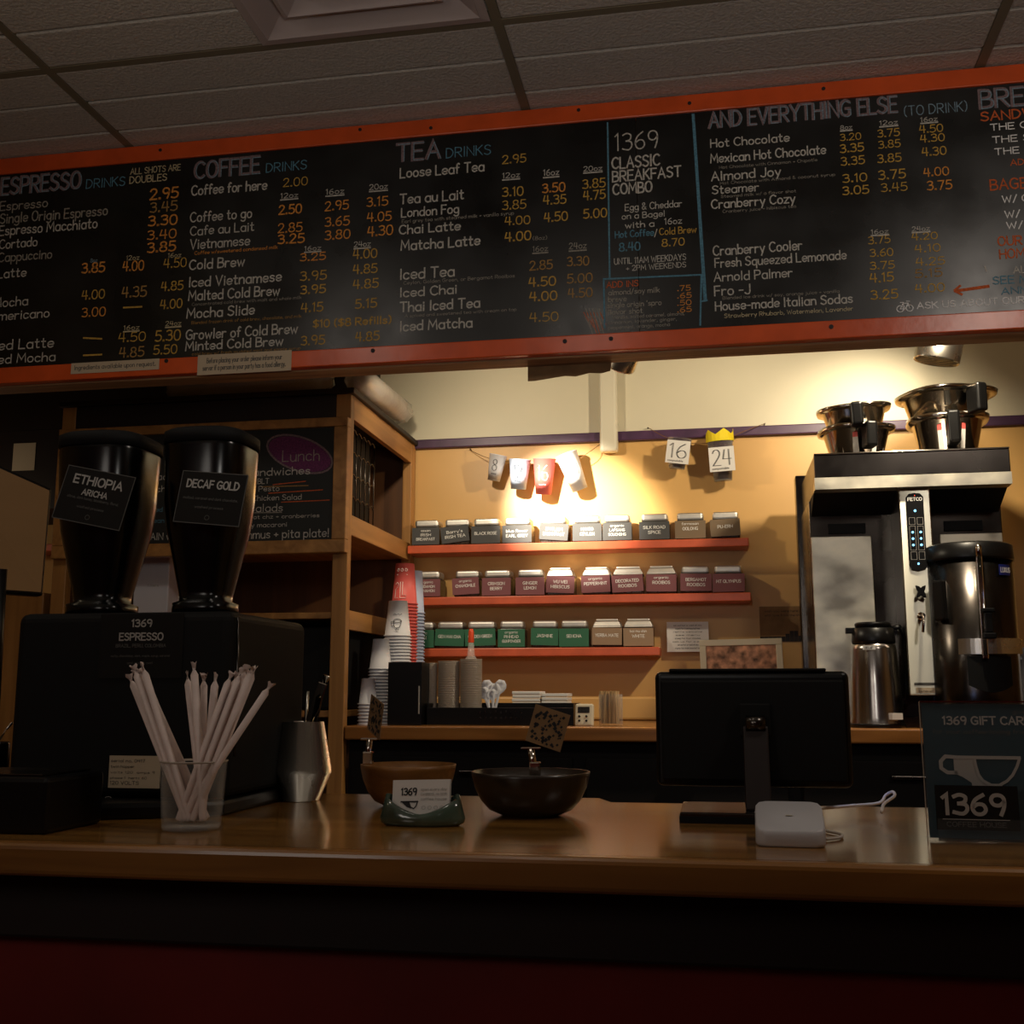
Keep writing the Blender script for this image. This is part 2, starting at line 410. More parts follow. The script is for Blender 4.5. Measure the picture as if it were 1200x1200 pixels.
class M:
    """collects shapes and links them as ONE mesh object"""

    def __init__(s):
        s.v, s.f, s.m, s.sm = [], [], [], []
        s.cur = 0
        s.k = 0
        s.lift = 0.0
        s.off = Vector((0, 0, 0))

    def add(s, vs, fs, smooth_=False):
        b = len(s.v)
        s.v += [tuple(Vector(v)) for v in vs]
        for f in fs:
            s.f.append(tuple(i + b for i in f))
            s.m.append(s.cur)
            s.sm.append(smooth_)
        return s

    def box(s, x0, x1, y0, y1, z0, z1, rot=None, piv=None):
        vs = [Vector((x, y, z)) for z in (z0, z1) for y in (y0, y1) for x in (x0, x1)]
        if rot is not None:
            pv = Vector(piv) if piv else Vector(((x0 + x1) / 2, (y0 + y1) / 2, (z0 + z1) / 2))
            vs = [rot @ (v - pv) + pv for v in vs]
        return s.add(vs, [(0, 2, 3, 1), (4, 5, 7, 6), (0, 1, 5, 4), (2, 6, 7, 3), (0, 4, 6, 2), (1, 3, 7, 5)])

    def quad(s, a, b, c, d):
        return s.add([a, b, c, d], [(0, 1, 2, 3)])

    def prism(s, pts, axis, a, b):
        """pts: 2D outline, extruded along axis from a to b"""
        n = len(pts)
        def mk(p, t):
            return {'X': (t, p[0], p[1]), 'Y': (p[0], t, p[1]), 'Z': (p[0], p[1], t)}[axis]
        vs = [mk(p, a) for p in pts] + [mk(p, b) for p in pts]
        fs = [tuple(range(n))[::-1], tuple(range(n, 2 * n))] + [(i, (i + 1) % n, n + (i + 1) % n, n + i) for i in range(n)]
        return s.add(vs, fs)

    def lathe(s, prof, c=(0, 0, 0), n=32, tilt=None, sx=1, sy=1, sq=0):
        """prof: (r, z) from bottom to top; closes at r=0"""
        c = Vector(c)
        vs = []
        for r, z in prof:
            for k in range(n):
                a = 2 * math.pi * k / n
                cx, cy = math.cos(a), math.sin(a)
                if sq:
                    q = (abs(cx) ** sq + abs(cy) ** sq) ** (-1 / sq)
                    cx, cy = cx * q, cy * q
                v = Vector((r * cx * sx, r * cy * sy, z))
                if tilt is not None:
                    v = tilt @ v
                vs.append(c + v)
        fs = []
        for i in range(len(prof) - 1):
            for k in range(n):
                k2 = (k + 1) % n
                fs.append((i * n + k, i * n + k2, (i + 1) * n + k2, (i + 1) * n + k))
        s.add(vs, fs, True)
        return s

    def tube(s, pts, r, n=8, r2=None, cap=True):
        pts = [Vector(p) for p in pts]
        vs, fs = [], []
        m = len(pts)
        for i, p in enumerate(pts):
            d = (pts[min(i + 1, m - 1)] - pts[max(i - 1, 0)]).normalized()
            up = Vector((0, 0, 1)) if abs(d.z) < 0.95 else Vector((1, 0, 0))
            a = d.cross(up).normalized()
            b = a.cross(d)
            rr = r if r2 is None else r + (r2 - r) * i / (m - 1)
            for k in range(n):
                t = 2 * math.pi * k / n
                vs.append(p + a * (rr * math.cos(t)) + b * (rr * math.sin(t)))
        for i in range(m - 1):
            for k in range(n):
                k2 = (k + 1) % n
                fs.append((i * n + k, (i + 1) * n + k, (i + 1) * n + k2, i * n + k2))
        if cap:
            fs.append(tuple(range(n)))
            fs.append(tuple(range((m - 1) * n, m * n))[::-1])
        return s.add(vs, fs, True)

    def cyl(s, c, r, z0, z1, n=28):
        return s.lathe([(0.0001, z0), (r, z0), (r, z0), (r, z1), (r, z1), (0.0001, z1)], c, n)

    def stroke(s, pts, wd, o, ux, uy, wy=None):
        """flat ribbon; pts in 2D units of ux, uy vectors"""
        nrm = ux.cross(uy).normalized()
        s.k += 1
        o = o + nrm * ((s.k % 12) * 2.5e-5 + s.lift)
        P = [o + ux * p[0] + uy * p[1] for p in pts]
        n = len(P)
        if n < 2:
            return
        L, Rr = [], []
        closed = (P[0] - P[-1]).length < 1e-7
        for i in range(n):
            if closed and i in (0, n - 1):
                d1, d2 = P[1] - P[0], P[-1] - P[-2]
            else:
                d1 = P[min(i + 1, n - 1)] - P[min(i, n - 2)]
                d2 = P[max(i, 1)] - P[max(i - 1, 0)]
            if d1.length < 1e-9 or d2.length < 1e-9:
                d = d1 + d2
            else:
                d = d1.normalized() + d2.normalized()
            if d.length < 1e-6:
                d = d1
            d.normalize()
            side = nrm.cross(d)
            k = 1.0
            if d1.length > 1e-9:
                c = abs(d.dot(d1.normalized()))
                k = min(1 / max(c, 0.35), 2.0)
            e = Vector((0, 0, 0))
            if not closed and i == 0:
                e = -d * wd * 0.4
            if not closed and i == n - 1:
                e = d * wd * 0.4
            L.append(P[i] + side * wd / 2 * k + e)
            Rr.append(P[i] - side * wd / 2 * k + e)
        s.add(L + Rr, [(i, n + i, n + i + 1, i + 1) for i in range(n - 1)])

    def text(s, t, o, x1, h, wd, uy=None, jit=0.0):
        """lettering from point o to point x1 along the baseline, cap height h, stroke width wd*h"""
        o, x1 = Vector(o), Vector(x1)
        uyv = (Vector(uy) if uy else Vector((0, 0, 1))).normalized() * (h / 10)
        gap = 1.7
        tot = 0
        for ch in t:
            tot += (3.2 if ch == ' ' else FONT.get(ch, FONT['o'])[0] + gap)
        tot -= gap
        uxv = (x1 - o) / tot
        x = 0
        for ch in t:
            if ch == ' ':
                x += 3.2
                continue
            wch, st = FONT.get(ch, FONT['o'])
            dy = random.uniform(-jit, jit) * 10
            for k, pts in st:
                pp = smooth(pts, k == '@') if k else pts
                s.stroke([(x + px, py + dy) for px, py in pp], wd * h, o, uxv, uyv)
            x += wch + gap
        return s

    def build(s, name, mats, parent=None, bevel=0, loc=None, seg=2, rotz=0, solid=0):
        if not isinstance(mats, (list, tuple)):
            mats = [mats]
        me = bpy.data.meshes.new(name)
        me.from_pydata(s.v, [], s.f)
        for q in mats:
            me.materials.append(MT[q] if isinstance(q, str) else q)
        me.polygons.foreach_set('material_index', s.m)
        me.polygons.foreach_set('use_smooth', s.sm)
        me.update()
        o = bpy.data.objects.new(name, me)
        COL.objects.link(o)
        if solid:
            sd = o.modifiers.new('solid', 'SOLIDIFY')
            sd.thickness = solid
        if bevel:
            bv = o.modifiers.new('bevel', 'BEVEL')
            bv.width = bevel
            bv.segments = seg
            bv.limit_method = 'ANGLE'
            bv.angle_limit = R(50)
        if parent:
            o.parent = parent
        if loc:
            o.location = loc
        if rotz:
            o.rotation_euler.z = rotz
        return o


def tag(o, label, cat, group=None):
    o['label'] = label
    o['category'] = cat
    if group:
        o['group'] = group
    return o


def thing(name, label, cat, loc=(0, 0, 0), rotz=0, group=None, rot=None):
    o = bpy.data.objects.new(name, None)
    o.empty_display_size = 0.05
    COL.objects.link(o)
    o.location = loc
    o.rotation_euler = rot if rot else (0, 0, rotz)
    return tag(o, label, cat, group)


def struct(o):
    o['kind'] = 'structure'
    return o


def dup(root, loc, rotz=None, label=None, group=None, rot=None):
    r = root.copy()
    COL.objects.link(r)
    r.location = loc
    if rotz is not None:
        r.rotation_euler = (0, 0, rotz)
    if rot is not None:
        r.rotation_euler = rot
    if label:
        r['label'] = label
    if group:
        r['group'] = group
    for ch in list(root.children):
        c = ch.copy()
        COL.objects.link(c)
        c.parent = r
        for g in ch.children:
            d = g.copy()
            COL.objects.link(d)
            d.parent = c
    return r


# ================================================================== the setting
W = 4.1          # back wall
YB = 2.84        # face of the menu board
CZ = 2.865       # ceiling
XL, XR, YN = -3.3, 2.3, -1.6
TRZ = 2.203

struct(M().box(XL, XR, W, W + 0.1, 0, TRZ).build('wall_back', 'yellow'))
struct(M().box(XL, XR, W, W + 0.1, TRZ, CZ).build('wall_back_upper', 'cream'))
struct(M().box(XL + 0.05, XR - 0.05, W - 0.022, W, TRZ - 0.018, TRZ + 0.018).build('trim_1', 'purple', bevel=0.004))
struct(M().box(XL - 0.1, XL, YN, W + 0.1, 0, CZ).build('wall_left', 'yellow'))
struct(M().box(XR, XR + 0.1, YN, W + 0.1, 0, CZ).build('wall_right', 'yellow'))
struct(M().box(XL - 0.1, XR + 0.1, YN - 0.1, YN, 0, CZ).build('wall_front', 'redpanel'))
struct(M().box(XL - 0.1, XR + 0.1, YN - 0.1, W + 0.1, -0.1, 0).build('floor', 'floor'))
# ceiling: tiles scored across, with a metal grid
mc = M()
mc.box(XL, XR, YN, W, CZ + 0.03, CZ + 0.1)
TX = [-2.88, -1.68, -0.475, 0.73, 1.935]
VX0, VX1, VY0, VY1 = -1.075, -0.49, 1.835, 2.42
yy = 2.435 - 0.163 * 24
rows = []
while yy < W - 0.02:
    rows.append(yy)
    yy += 0.163
tx = [XL] + TX + [XR]
for i in range(len(tx) - 1):
    for j, y0 in enumerate(rows):
        y1 = min(y0 + 0.163, W)
        g = 0.004
        x0, x1 = tx[i] + 0.012, tx[i + 1] - 0.012
        ya, yb = y0 + (0.014 if j % 4 == 0 else g), y1 - (0.014 if j % 4 == 3 else g)
        if x0 < VX0 < x1 and VY0 - 0.02 < (y0 + y1) / 2 < VY1 + 0.02:
            x1 = VX0
        mc.box(x0, x1, ya, yb, CZ, CZ + 0.03)
struct(mc.build('ceiling', 'tile', bevel=0.004))
mg = M()
for x in TX:
    mg.box(x - 0.012, x + 0.012, YN, W, CZ - 0.001, CZ + 0.028)
for j, y0 in enumerate(rows):
    if j % 4 == 0:
        mg.box(XL, XR, y0 - 0.012, y0 + 0.012, CZ - 0.0005, CZ + 0.0275)
struct(mg.build('trim_2', 'tbar'))

# ceiling vent: stepped square diffuser
v = thing('ceiling_vent', 'square stepped metal air vent set flush in the tiled ceiling', 'air vent', ((VX0 + VX1) / 2, (VY0 + VY1) / 2, CZ))
hx = (VX1 - VX0) / 2


def ring(h0, z0, h1, z1, m):
    a = [(-h0, -h0, z0), (h0, -h0, z0), (h0, h0, z0), (-h0, h0, z0)]
    b = [(-h1, -h1, z1), (h1, -h1, z1), (h1, h1, z1), (-h1, h1, z1)]
    m.add(a + b, [(i, (i + 1) % 4, 4 + (i + 1) % 4, 4 + i) for i in range(4)])


m = M()
ring(hx, -0.002, hx - 0.022, -0.004, m)
ring(hx - 0.022, -0.004, hx - 0.085, 0.034, m)
m.build('frame', 'vent', v, solid=0.002)
for k, h in enumerate((0.185, 0.115, 0.05)):
    m = M()
    ring(h + 0.012, -0.001, h, -0.006, m)
    ring(h, -0.006, h - 0.045, 0.03, m)
    m.build('louver', 'vent', v, solid=0.002)
m = M().box(-hx + 0.03, hx - 0.03, -hx + 0.03, hx - 0.03, 0.045, 0.05)
m.build('backing', 'blackm', v)

# the boxed header that carries the menu board
struct(M().box(XL, XR, YB + 0.035, YB + 0.075, 2.150, CZ - 0.002).build('wall_header', 'soffit'))
struct(M().box(XL, XR, YB + 0.03, YB + 0.098, 2.143, 2.150).build('trim_3', 'ply'))
struct(M().box(XL, -1.27, 3.72, W - .001, 2.235, CZ - .001).build('wall_shade_box', 'apron'))  # added dark box standing in for the unlit wall above the shelf unit
struct(M().box(XL, -2.15, 3.72, W - .001, 1.93, 2.234).build('wall_shade_box_left', 'apron'))  # second added box, its dark colour replaces shade left of the unit
# boxed duct on the cream wall
struct(M().box(-0.397, -0.330, W - 0.05, W, 2.14, CZ - 0.01).build('trim_4', 'white_duct', bevel=0.012, seg=3))
# low lip where the back counter meets the wall
struct(M().box(-1.1, XR, W - 0.02, W, 1.152, 1.235).build('trim_5', 'yellow', bevel=0.008))

# ================================================================== menu board
mb = thing('menu_board', 'long black chalkboard menu in orange frame, hung above the serving opening', 'menu board', ((0, YB, 2.15)))
BZ = 2.15
ZT0, ZT1 = 2.808 - BZ, 2.860 - BZ
ZB0, ZB1 = 2.147 - BZ, 2.196 - BZ
BX0, BX1, SEAM = -2.75, 2.0, -0.168
M().box(BX0, SEAM - 0.001, 0.006, 0.026, ZB1 - 0.01, ZT0 + 0.01).build('board_panel', 'board', mb)
M().box(SEAM + 0.001, BX1, 0.006, 0.026, ZB1 - 0.01, ZT0 + 0.01).build('board_panel', 'board', mb)
M().box(BX0, BX1, 0, 0.028, ZT0, ZT1 - 0.001).build('top_rail', 'redframe', mb, bevel=0.003)
M().box(BX0, BX1, 0, 0.028, ZB0, ZB1).build('bottom_rail', 'redframe', mb, bevel=0.003)
for px, py in ((188, 176), (422, 152), (505, 150), (678, 129), (808, 121), (965, 104)):
    p = aty(px, py, YB)
    M().cyl((0, 0, 0), 0.005, 0, 0.002, 10).build('screw', 'apron', mb, loc=(p.x, 0, p.z - BZ)).rotation_euler = (R(90), 0, 0)
for px, py in ((195, 423), (437, 411), (662, 400), (716, 397), (974, 383)):
    p = aty(px, py, YB)
    M().cyl((0, 0, 0), 0.006, 0, 0.002, 10).build('screw', 'apron', mb, loc=(p.x, 0, p.z - BZ)).rotation_euler = (R(90), 0, 0)

YT = YB + 0.0055     # chalk lies on the panel face
INK = ['ck_white', 'ck_dim', 'ck_grey', 'ck_blue', 'ck_lblue', 'ck_yel', 'ck_or', 'ck_cream', 'ck_rust', 'ck_brown', 'ck_bright', 'ck_purple']
IX = dict(w=0, d=1, g=2, b=3, l=4, y=5, o=6, c=7, r=8, n=9, k=10, p=11)


def chalk(entries, name='chalk_writing', extra=None, Y=YT, parent=mb, oz=BZ, org=None):
    m = M()
    base = Vector(org) if org else Vector((0, YB, oz))
    for e in entries:
        t, x0, x1, yb, cap, ink = e[:6]
        wd = e[6] if len(e) > 6 else 0.115
        m.cur = IX[ink]
        a = aty(x0, yb, Y) - base
        b = aty(x1, yb, Y)
        top = aty(x0, yb - cap, Y)
        h = (top.z - base.z - a.z) * 0.85
        b = Vector((b.x - base.x, a.y, a.z))
        wdd = wd * 1.12
        m.lift = 0.0004 if wd < 0.06 else 0.0
        m.text(t, a, b, h, wdd, jit=0.02)
        if len(e) > 7 and e[7] == 'u':
            a2, b2 = a - Vector((0, 0, h * 0.35)), b - Vector((0, 0, h * 0.35))
            m.stroke([(0, 0), (1, 0)], 0.004, a2, b2 - a2, Vector((0, 0, 1)))
    m.lift = 0
    if extra:
        extra(m, base)
    return m.build(name, INK, parent)


def dash(m, base, x0, y0, x1, y1, ink, wd=0.005, Y=YT):
    m.cur = IX[ink]
    a, b = aty(x0, y0, Y) - base, aty(x1, y1, Y) - base
    d = b - a
    m.stroke([(0, 0), (1, 0)], wd, a, d, Vector((0, -1, 0)).cross(d))


def heading(t, x0, x1, yb, cap, lead='g'):
    return [(t, x0, x1, yb, cap * 1.1, lead, 0.16), (t, x0 + 1.6, x1 + 1.6, yb + 0.6, cap * 1.1, 'l', 0.045)]


def ex1(m, b):
    dash(m, b, 145, 360.5, 166, 359.5, 'y')
    dash(m, b, 98, 396, 119, 397, 'y')
    dash(m, b, 98, 416.5, 119, 415.5, 'y')


chalk(heading('ESPRESSO', 1, 93, 228, 20) + [
    ('DRINKS', 101, 146, 221, 12, 'b', 0.1), ('ALL SHOTS ARE', 153, 211, 204.5, 8, 'c'), ('DOUBLES', 152, 195, 215, 9, 'c', .13),
    ('2.95', 176, 208, 234, 14, 'o', .14), ('3.45', 176, 207, 249, 13, 'n', .12), ('3.30', 174, 207, 265, 13, 'o', .14),
    ('3.40', 173, 206, 281, 12, 'o', .12), ('3.85', 173, 205, 296, 13, 'o', .14),
    ('Espresso', 0, 55, 247, 12, 'd'), ('Single Origin Espresso', 0, 125, 262, 13, 'd'),
    ('Espresso Macchiato', -1, 113, 276, 13, 'w'), ('Cortado', -1, 43, 291.5, 12, 'w'), ('Cappuccino', -2, 60, 307, 12, 'd'),
    ('8oz', 106, 114, 307.5, 5, 'l'), ('12oz', 148, 163, 305, 6, 'c'), ('16oz', 197, 212, 302, 6, 'c'),
    ('Latte', -3, 30, 326, 12, 'w'), ('3.85', 96, 122, 320, 13, 'o', .14), ('4.00', 144, 168, 318, 13, 'o'), ('4.50', 192, 218, 314, 12, 'y', .1),
    ('Mocha', -8, 32, 360, 12, 'w'), ('4.00', 96, 122, 351, 12, 'y'), ('4.35', 143, 171, 349, 14, 'n'), ('4.85', 189, 214, 341, 12, 'y'),
    ('Americano', -12, 57, 376, 12, 'w'), ('3.00', 96, 123, 371.5, 12, 'o'), ('4.00', 188, 213, 362, 12, 'y'),
    ('16oz', 145, 163, 387, 6, 'c', .12, 'u'), ('24oz', 194, 212, 382, 6, 'c', .12, 'u'),
    ('Iced Latte', -14, 62, 411, 13, 'w'), ('4.50', 139, 170, 401, 12, 'y', .1), ('5.30', 182, 211, 400, 14, 'y'),
    ('Iced Mocha', -14, 64, 427, 12, 'w'), ('4.85', 140, 168, 419, 13, 'n'), ('5.50', 180, 207, 415.5, 12, 'y')], extra=ex1)

chalk(heading('COFFEE', 228, 303, 209, 20) + [
    ('DRINKS', 312, 359, 202, 12, 'b', .1), ('Coffee for here', 224.5, 312, 229, 13, 'w', .13), ('2.00', 332, 360, 219, 11, 'y', .1),
    ('12oz', 329, 349, 232.5, 6.5, 'w', .12, 'u'), ('16oz', 382, 403, 228, 7, 'w', .12, 'u'), ('20oz', 433, 454, 222.5, 7, 'w', .12, 'u'),
    ('Coffee to go', 223, 294.5, 260.5, 13, 'w'), ('2.50', 327, 353, 251.5, 12, 'o', .14), ('2.95', 381, 408, 247, 12, 'o'), ('3.15', 430, 454, 242, 12, 'o'),
    ('Cafe au Lait', 223, 297, 276, 12, 'w'), ('2.85', 326, 353.5, 273, 12, 'o'), ('3.65', 381, 409, 265.5, 12, 'o'), ('4.05', 430.5, 458, 260, 12, 'o'),
    ('Vietnamese', 223, 292, 292, 13, 'w'), ('3.25', 326, 356, 286, 12, 'o', .14), ('3.80', 381, 410, 281, 12, 'o', .12), ('4.30', 431, 460, 277, 13, 'o', .12),
    ('Coffee w/sweetened condensed milk', 228, 325, 298.5, 4.5, 'o'),
    ('16oz', 357, 376, 294, 6, 'w', .12, 'u'), ('24oz', 415, 434, 289.5, 7, 'w', .12, 'u'),
    ('Cold Brew', 222, 286, 316, 13, 'w', .13), ('3.25', 352, 381, 306, 10, 'o', .13), ('4.00', 414, 441.5, 303.5, 12, 'y'),
    ('Iced Vietnamese', 221.5, 329, 336.5, 13, 'w', .13), ('3.95', 352, 382, 329, 12, 'y'), ('4.85', 414, 441.5, 321, 12, 'y'),
    ('Malted Cold Brew', 221, 327, 352.5, 13, 'w', .13), ('3.95', 352.5, 381, 344.5, 11, 'y', .14), ('4.85', 414, 443, 338.5, 12, 'y'),
    ('Concentrated cold brew with malt and whole milk', 225, 353, 358.5, 4, 'd'),
    ('Mocha Slide', 219, 297.5, 373, 13, 'w', .13), ('4.15', 353, 378, 366, 12, 'y'), ('5.15', 416.5, 441, 361.5, 12, 'y', .12),
    ('Blended frozen drink of cold brew, chocolate, and milk', 224.5, 353, 380, 4, 'n'),
    ('Growler of Cold Brew', 218, 348, 398, 13, 'w', .13), ('$10 ($8 Refills)', 367, 458, 384, 10, 'y', .15),
    ('Minted Cold Brew', 217.5, 331, 411, 12, 'w', .14), ('3.95', 353, 380, 404.5, 12, 'y', .12), ('4.85', 417, 444, 400, 12, 'y', .12),
    ('cold brew w/ fresh muddled mint and simple syrup', 225, 352, 416.5, 3.6, 'n')])

chalk(heading('TEA', 465, 515, 189, 21) + [
    ('DRINKS', 523, 575, 185, 13, 'b', .09), ('Loose Leaf Tea', 469, 567, 208.5, 13, 'w', .13), ('2.95', 589, 616, 192, 11, 'y'),
    ('12oz', 589, 609, 209, 7, 'w', .12, 'u'), ('16oz', 637, 655, 206, 8, 'w', .12, 'u'), ('20oz', 684, 705.5, 201, 6.5, 'w', .12, 'u'),
    ('Tea au Lait', 469, 543, 239, 13, 'w', .13), ('3.10', 589, 613, 230.5, 12, 'y', .12), ('3.50', 636, 662, 226, 12, 'o', .13), ('3.85', 683, 709, 221, 12, 'y'),
    ('London Fog', 470.5, 537.5, 254.5, 12, 'w', .13), ('3.85', 589, 616, 246, 12, 'y', .1), ('4.35', 637, 663, 240, 12, 'y'), ('4.75', 684, 709, 234.5, 12, 'y', .12),
    ('Earl grey tea with steamed milk + vanilla syrup', 471, 602, 261.5, 4.5, 'd'),
    ('Chai Latte', 468, 539, 274.5, 12, 'w', .14), ('4.00', 592, 621, 264, 11, 'y'), ('4.50', 638, 665, 260, 12, 'y', .12), ('5.00', 684, 711, 256, 12, 'y', .12),
    ('Matcha Latte', 470, 562, 293.5, 13, 'w', .14), ('4.00', 592, 622, 283, 12, 'y', .13), ('(8oz)', 624.5, 641, 281.5, 5, 'd'),
    ('16oz', 624.5, 642, 295, 7, 'd', .12, 'u'), ('24oz', 667, 687, 292, 8, 'd', .12, 'u'),
    ('Iced Tea', 469, 532, 327.5, 14, 'w', .13), ('2.85', 621, 647, 316.5, 12, 'n', .12), ('3.30', 665, 690, 312, 12, 'n', .12),
    ('Ceylon, Golden Green, or Bergamot Rooibos', 473, 603, 333.5, 4.5, 'd'),
    ('Iced Chai', 469, 535, 348, 12, 'w', .14), ('4.50', 620, 651, 336, 12, 'y', .13), ('5.00', 665, 694, 332, 12, 'n', .12),
    ('Thai Iced Tea', 469, 562, 365.5, 13, 'w', .14), ('4.00', 621, 652.5, 353, 12, 'y', .13), ('4.50', 666, 694, 349, 12, 'n', .12),
    ('A spiced and sweetened tea with cream on top', 474.5, 605, 372, 4, 'd'),
    ('Iced Matcha', 469, 553, 388, 13, 'w', .14), ('4.50', 621, 654, 377.5, 12, 'y', .1)])


def ex4(m, b):
    for a in ((712, 144, 714.5, 326, 'b'), (813, 134, 827.5, 352, 'b'), (811.5, 134, 825.5, 352, 'b'), (707.5, 327, 822, 322, 'b'), (822, 322, 820.6, 381, 'b'),
              (707.5, 327, 708.5, 384, 'b'), (823, 353, 828.5, 352, 'b')):
        dash(m, b, *a, wd=0.0045)
    m.cur = IX['r']
    for k in range(16):
        dash(m, b, 684 + k * 1.3, 366 + 5 * math.sin(k * 2.1), 692 + k * 1.2, 386 - 6 * math.cos(k * 1.7), 'r' if k % 3 == 0 else 'd', wd=0.002)


chalk([('1369', 721, 771, 177, 23, 'w', .07), ('CLASSIC', 717.5, 773, 198, 15, 'w', .13), ('BREAKFAST', 718, 798, 213, 14, 'w', .13),
       ('COMBO', 718.5, 764, 228, 14, 'w', .14), ('Egg & Cheddar', 732.7, 799, 247, 9, 'w'), ('on a Bagel', 729, 779, 257, 8, 'w'),
       ('with a', 733, 766.5, 267.5, 8, 'w', .14), ('16oz', 779, 799, 263, 8, 'w'), ('Hot Coffee', 721, 766, 279, 9, 'b', .13),
       ('/', 767, 770, 277, 9, 'w'), ('Cold Brew', 773, 816, 275.5, 9, 'y'), ('8.40', 726, 750, 294.5, 11, 'b', .13), ('8.70', 776, 802, 289, 10, 'y', .12),
       ('UNTIL 11AM WEEKDAYS', 720, 804, 310, 8, 'w'), ('+ 2PM WEEKENDS', 734, 804, 317.5, 7, 'w'),
       ('ADD INS', 711, 748, 337.5, 8, 'r', .13), ('almond/soy milk', 713, 773, 346, 7, 'd', .13), ('.75', 794, 809, 341, 7.0, 'o', .12),
       ('breve', 713, 734, 354, 7, 'd', .13), ('.65', 794, 810, 349.5, 6.8, 'o', .12), ("single origin 'spro", 712, 775, 361, 7, 'd', .13),
       ('.50', 794, 810, 358, 6.8, 'o', .12), ('flavor shot', 712, 753, 369, 7, 'd', .13), ('.65', 794, 810, 366, 6.8, 'o', .12),
       ('Vanilla, salted caramel, almond,', 718, 802, 374, 4.5, 'd'), ('cinnamon, lavender, ginger,', 713, 793, 380, 4.5, 'd'), ('peppermint, orange, mocha', 713, 785, 386, 4.5, 'd')], extra=ex4)


def ex5(m, b):
    dash(m, b, 1120, 341, 1158, 335.5, 'r', 0.008)
    dash(m, b, 1119, 340, 1125, 335, 'r', 0.006)
    dash(m, b, 1119, 341, 1127, 345, 'r', 0.006)
    dash(m, b, 975 + 179, 312, 1156, 318, 'w', 0.004)
    m.cur = IX['k']
    for cx, cy in ((1055, 362), (1066, 361)):     # bicycle
        p = aty(cx, cy, YT) - b
        m.stroke([(0.0085 * math.cos(t * math.pi / 6), 0.0085 * math.sin(t * math.pi / 6)) for t in range(13)], 0.0022, p, Vector((1, 0, 0)), Vector((0, 0, 1)))
    for a in ((1055, 362, 1058, 356), (1058, 356, 1064, 355), (1064, 355, 1066, 361), (1058, 356, 1061, 362), (1061, 362, 1064, 355), (1055, 362, 1061, 362), (1062, 353, 1066, 353), (1055, 354.5, 1059, 354.5)):
        dash(m, b, *a, ink='k', wd=0.002)


chalk(heading('AND EVERYTHING ELSE', 831, 1052, 150, 19, 'g') + [
    ('(TO DRINK)', 1060, 1134, 136, 13, 'l', .08),
    ('8oz', 985, 998.5, 152, 5.5, 'w', .12, 'u'), ('12oz', 1031, 1052, 147, 6, 'w', .12, 'u'), ('16oz', 1079, 1098.6, 143, 6, 'w', .12, 'u'),
    ('Hot Chocolate', 833, 925, 173, 11, 'w', .13), ('3.20', 985, 1009, 165, 9, 'y'), ('3.75', 1029, 1054, 161, 10, 'y', .12), ('4.50', 1078, 1105, 156, 10, 'y', .12),
    ('Mexican Hot Chocolate', 833, 968, 191, 12, 'w', .13), ('3.35', 985, 1012, 179, 11, 'y', .13), ('3.85', 1030, 1055, 174, 10, 'y'), ('4.30', 1079, 1107, 167, 10, 'y', .12),
    ('Hot Chocolate with Cinnamon + Chipotle', 843, 958, 198, 4, 'd'),
    ('Almond Joy', 834, 915, 212, 12, 'w', .13), ('3.35', 986, 1013, 194, 11, 'y', .12), ('3.85', 1029, 1056, 191, 11, 'y', .12), ('4.30', 1081, 1109, 183, 11, 'y', .12),
    ('Hot Chocolate with Almond & coconut syrup', 844, 979, 216.5, 4, 'd'),
    ('Steamer', 835, 889, 227.5, 11, 'w', .13), ('3.10', 988, 1016, 214, 11, 'y', .12), ('3.75', 1030, 1061, 210.5, 12, 'y', .12), ('4.00', 1083, 1112, 207, 11, 'o', .12),
    ('Steamed milk w/ a flavor shot', 845, 933, 232, 4, 'd'),
    ('Cranberry Cozy', 834, 932, 244.5, 12, 'w', .13), ('3.05', 988, 1018, 228.5, 11, 'y', .13), ('3.45', 1033, 1063, 225, 11, 'y', .1), ('3.75', 1087, 1115.5, 223, 12, 'o', .12),
    ('Cranberry juice + hibiscus tea', 847, 933, 249.5, 4, 'd'),
    ('16oz', 1021, 1041, 274.5, 6, 'w', .12, 'u'), ('24oz', 1069, 1089.5, 271, 6, 'w', .12, 'u'),
    ('Cranberry Cooler', 836, 940, 299.5, 13, 'w', .12), ('3.75', 1018, 1043, 286, 10, 'y'), ('4.20', 1069, 1098.6, 281.5, 9, 'y', .13),
    ('Fresh Squeezed Lemonade', 838, 992, 313.5, 12, 'w', .12), ('3.60', 1020, 1046.6, 301, 10, 'y', .12), ('4.10', 1072.6, 1102, 296, 10, 'y', .12),
    ('Arnold Palmer', 837, 928.6, 330, 12, 'w', .12), ('3.75', 1020, 1048, 316, 10, 'y', .12), ('4.25', 1074, 1107, 311.5, 10, 'y'),
    ('Fro -J', 837.6, 879, 346.5, 13, 'w', .12), ('4.15', 1020, 1047, 331, 12, 'y', .12), ('5.15', 1073, 1104, 325.5, 11, 'n', .12),
    ('Blended ice drink w/ soy, orange juice + vanilla', 847, 984, 351, 4, 'd'),
    ('House-made Italian Sodas', 838.6, 999.5, 364, 12, 'w', .13), ('3.25', 1021, 1052, 351, 12, 'y', .12), ('4.00', 1073, 1107, 343, 11, 'y', .12),
    ('Strawberry Rhubarb, Watermelon, Lavender', 849, 1000, 372.5, 5.5, 'c'),
    ('ASK US ABOUT OUR BICYCLE DELIVERY', 1075, 1330, 362, 8.5, 'k', .16)], extra=ex5)
